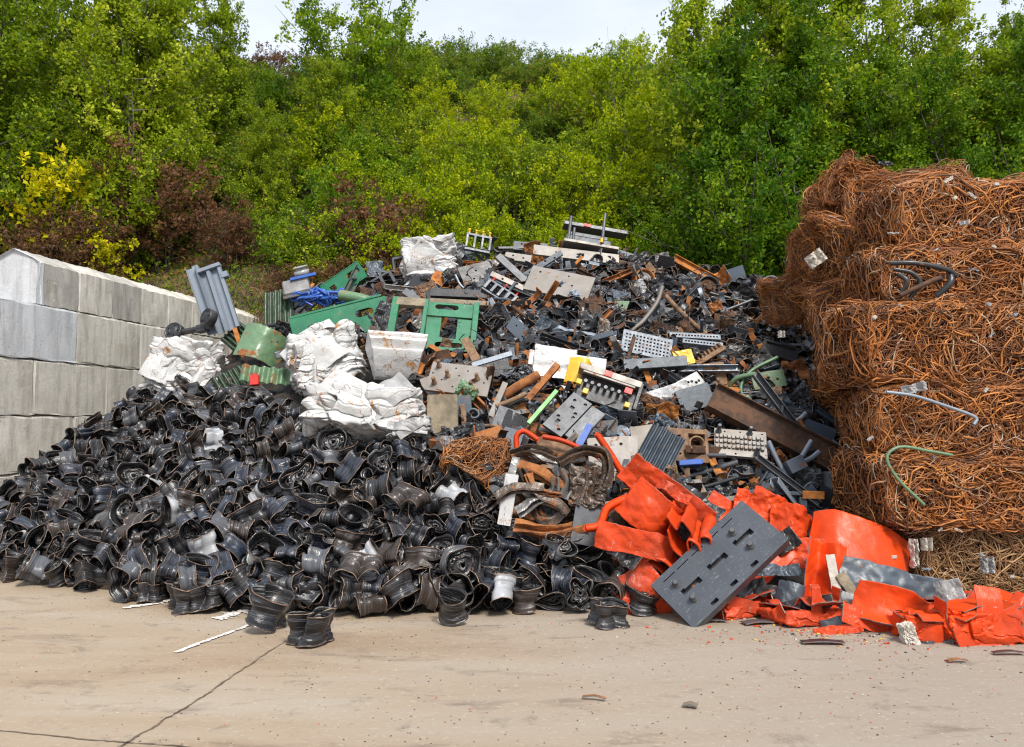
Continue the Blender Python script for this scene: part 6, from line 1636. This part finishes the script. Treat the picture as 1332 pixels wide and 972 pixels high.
for nm, word, fn_, cnt in KINDS:
    pool = [fn_(1000 + len(word) * 17 + s).mesh(nm, [M['grey']]) for s in range(6)]
    done = 0; tr = 0
    while done < cnt and tr < 9000:
        tr += 1; x, y = rs.uniform(345, 1115), rs.uniform(318, 700)
        if not in_poly(x, y, ZONE_C) or (kept(x, y) and rs.random() < .88): continue
        p = on_heap(x, y); d = .17 * F / p[1]
        if any((x - a) ** 2 + (y - b) ** 2 < d * d * .5 for a, b in allp): continue
        allp.append((x, y)); done += 1
        mt, cw, _ = rs.choices(MC, [m[2] for m in MC])[0]
        o = bpy.data.objects.new(nm, rs.choice(pool)); COL.objects.link(o)
        o.material_slots[0].link = 'OBJECT'; o.material_slots[0].material = M[mt]
        lab = f'{cw} {word} among the mixed scrap {zone2(x, y)}'
        tag(o, lab, word if ' ' not in word else word.split()[-1], lab.replace(word, word + 's', 1))
        o.matrix_basis = Matrix.Translation(on_heap(x, y, rs.uniform(.02, .26))) @ Matrix.Rotation(R(rs.uniform(-40, 40)), 4, 'Z') @ Matrix.Rotation(R(rs.gauss(65, 40)), 4, 'X') @ Matrix.Rotation(R(rs.uniform(0, 360)), 4, 'Z') @ Matrix.Scale(rs.uniform(.75, 1.15), 4)
print('small scrap', len(allp))
# finest scrap: slivers, wire ends and chips nobody could count
rr = np.random.RandomState(12); mb = MB(); n = 0
mats_f = ['rust', 'dark', 'grey', 'rust_orange', 'steelplate', 'castiron', 'galv', 'bluegrey']
while n < 3600:
    x, y = rr.uniform(345, 1115), rr.uniform(318, 700)
    if not in_poly(x, y, ZONE_C): continue
    n += 1; p = on_heap(x, y, rr.uniform(-.12, .14)); mi = rr.choice(8, p=[.13, .36, .16, .06, .04, .08, .05, .12]); Rm = Euler(rr.uniform(0, 6.28, 3)).to_matrix()
    if n % 3 == 0:
        a = rr.normal(size=(3, 3)) * [.12, .06, .06]; a = np.cumsum(a, 0); tubes(mb, smooth_path(a + p, 7)[None], np.array([rr.uniform(.003, .009)]), 4, mi)
    else: box(mb, p, (rr.uniform(.05, .26), rr.uniform(.02, .09), rr.uniform(.004, .03)), .001, mi, None, Rm)
tag(mb.build('small_scrap', [M[m] for m in mats_f]), 'slivers, chips and wire ends filling the gaps of the mixed scrap', kind='stuff')

# ---------------------------------------------------------------- debris on the concrete
mb = MB(); rr = np.random.RandomState(31)
def chip(x, y, z, s, mi, fl=.35):
    a = np.sort(rr.rand(5)) * 6.28; r_ = s * rr.uniform(.5, 1, 5); P = np.stack([np.cos(a) * r_, np.sin(a) * r_ * rr.uniform(.3, 1)], 1); th_ = rr.rand() * 6.28
    c, q = math.cos(th_), math.sin(th_); P = P @ np.array([[c, -q], [q, c]])
    b = np.column_stack([P + [x, y], np.full(5, z)]); t_ = np.column_stack([P * .8 + [x, y], z + s * fl * rr.uniform(.4, 1, 5)])
    i = np.arange(5); j = (i + 1) % 5; mb.add(np.concatenate([b, t_]), [np.stack([i, j, j + 5, i + 5], 1), (i + 5)[None, :]], mi, None, False)
for k in range(1500):
    x = rr.uniform(-60, 1330); f = rr.rand() ** 2.2; y = np.interp(x, HX, HB) + 4 + f * 190 if x < 900 else 820 + rr.rand() ** 2 * 150
    if y > 970: continue
    g0 = ground_at(x, y); chip(g0[0], g0[1], .002, rr.uniform(.003, .011), rr.choice([0, 1, 2, 3], p=[.5, .22, .2, .08]))
for k in range(420):                 # flakes of paint beside the orange scrap
    x = rr.normal(1060, 85); y = 800 + abs(rr.normal()) * 17 + max(0, x - 1000) * .09; g0 = ground_at(x, y); chip(g0[0], g0[1], .002, rr.uniform(.005, .022), rr.choice([3, 1, 2, 4, 0], p=[.45, .15, .1, .08, .22]), .5)
tag(mb.build('debris', [M['dark'], M['rust'], M['plastic'], M['orange'], M['yellow']]), 'small chips of rust, paint and plastic strewn over the concrete', kind='stuff')
for lab, px, py, w, h, mt, sp, nm, ct in (('dark rubber strip lying on the concrete before the orange layers', 1070, 838, 54, 6, 'dark', -3, 'rubber_strip', 'rubber strip'), ('thin rusty sliver on the concrete in the foreground', 773, 911, 30, 2.5, 'rust', -16, 'metal_sliver', 'metal sliver'),
    ('short wood chip on the concrete right of the rusty sliver', 898, 921, 18, 5, 'wood', -20, 'wood_chip', 'wood chip'), ('dark strip on the concrete under the studded plate corner', 925, 810, 40, 4, 'dark', 4, 'rubber_strip', 'rubber strip'),
    ('brown splinter on the concrete far right', 1245, 862, 26, 3, 'rust', 6, 'metal_sliver', 'metal sliver'), ('grey bent strip in front of the studded plate', 985, 812, 40, 7, 'grey', 14, 'metal_strip', 'metal strip'), ('dark stick at the right edge in front of the orange bundles', 1312, 852, 40, 4, 'dark', 0, 'metal_strip', 'metal strip')):
    g0 = ground_at(px, py); u = g0[1] / F; mb = sheet(w * u, h * u * 2.2, int(px), [(-w * u / 2, .003), (0, .014), (w * u / 2, .004)], .02, 1.5, .006, (20, 6))
    o = mb.build(nm, [M[mt]], None, Matrix.Translation(g0 + [0, 0, .012]) @ orient(sp, 0, 0)); tag(o, lab, ct)
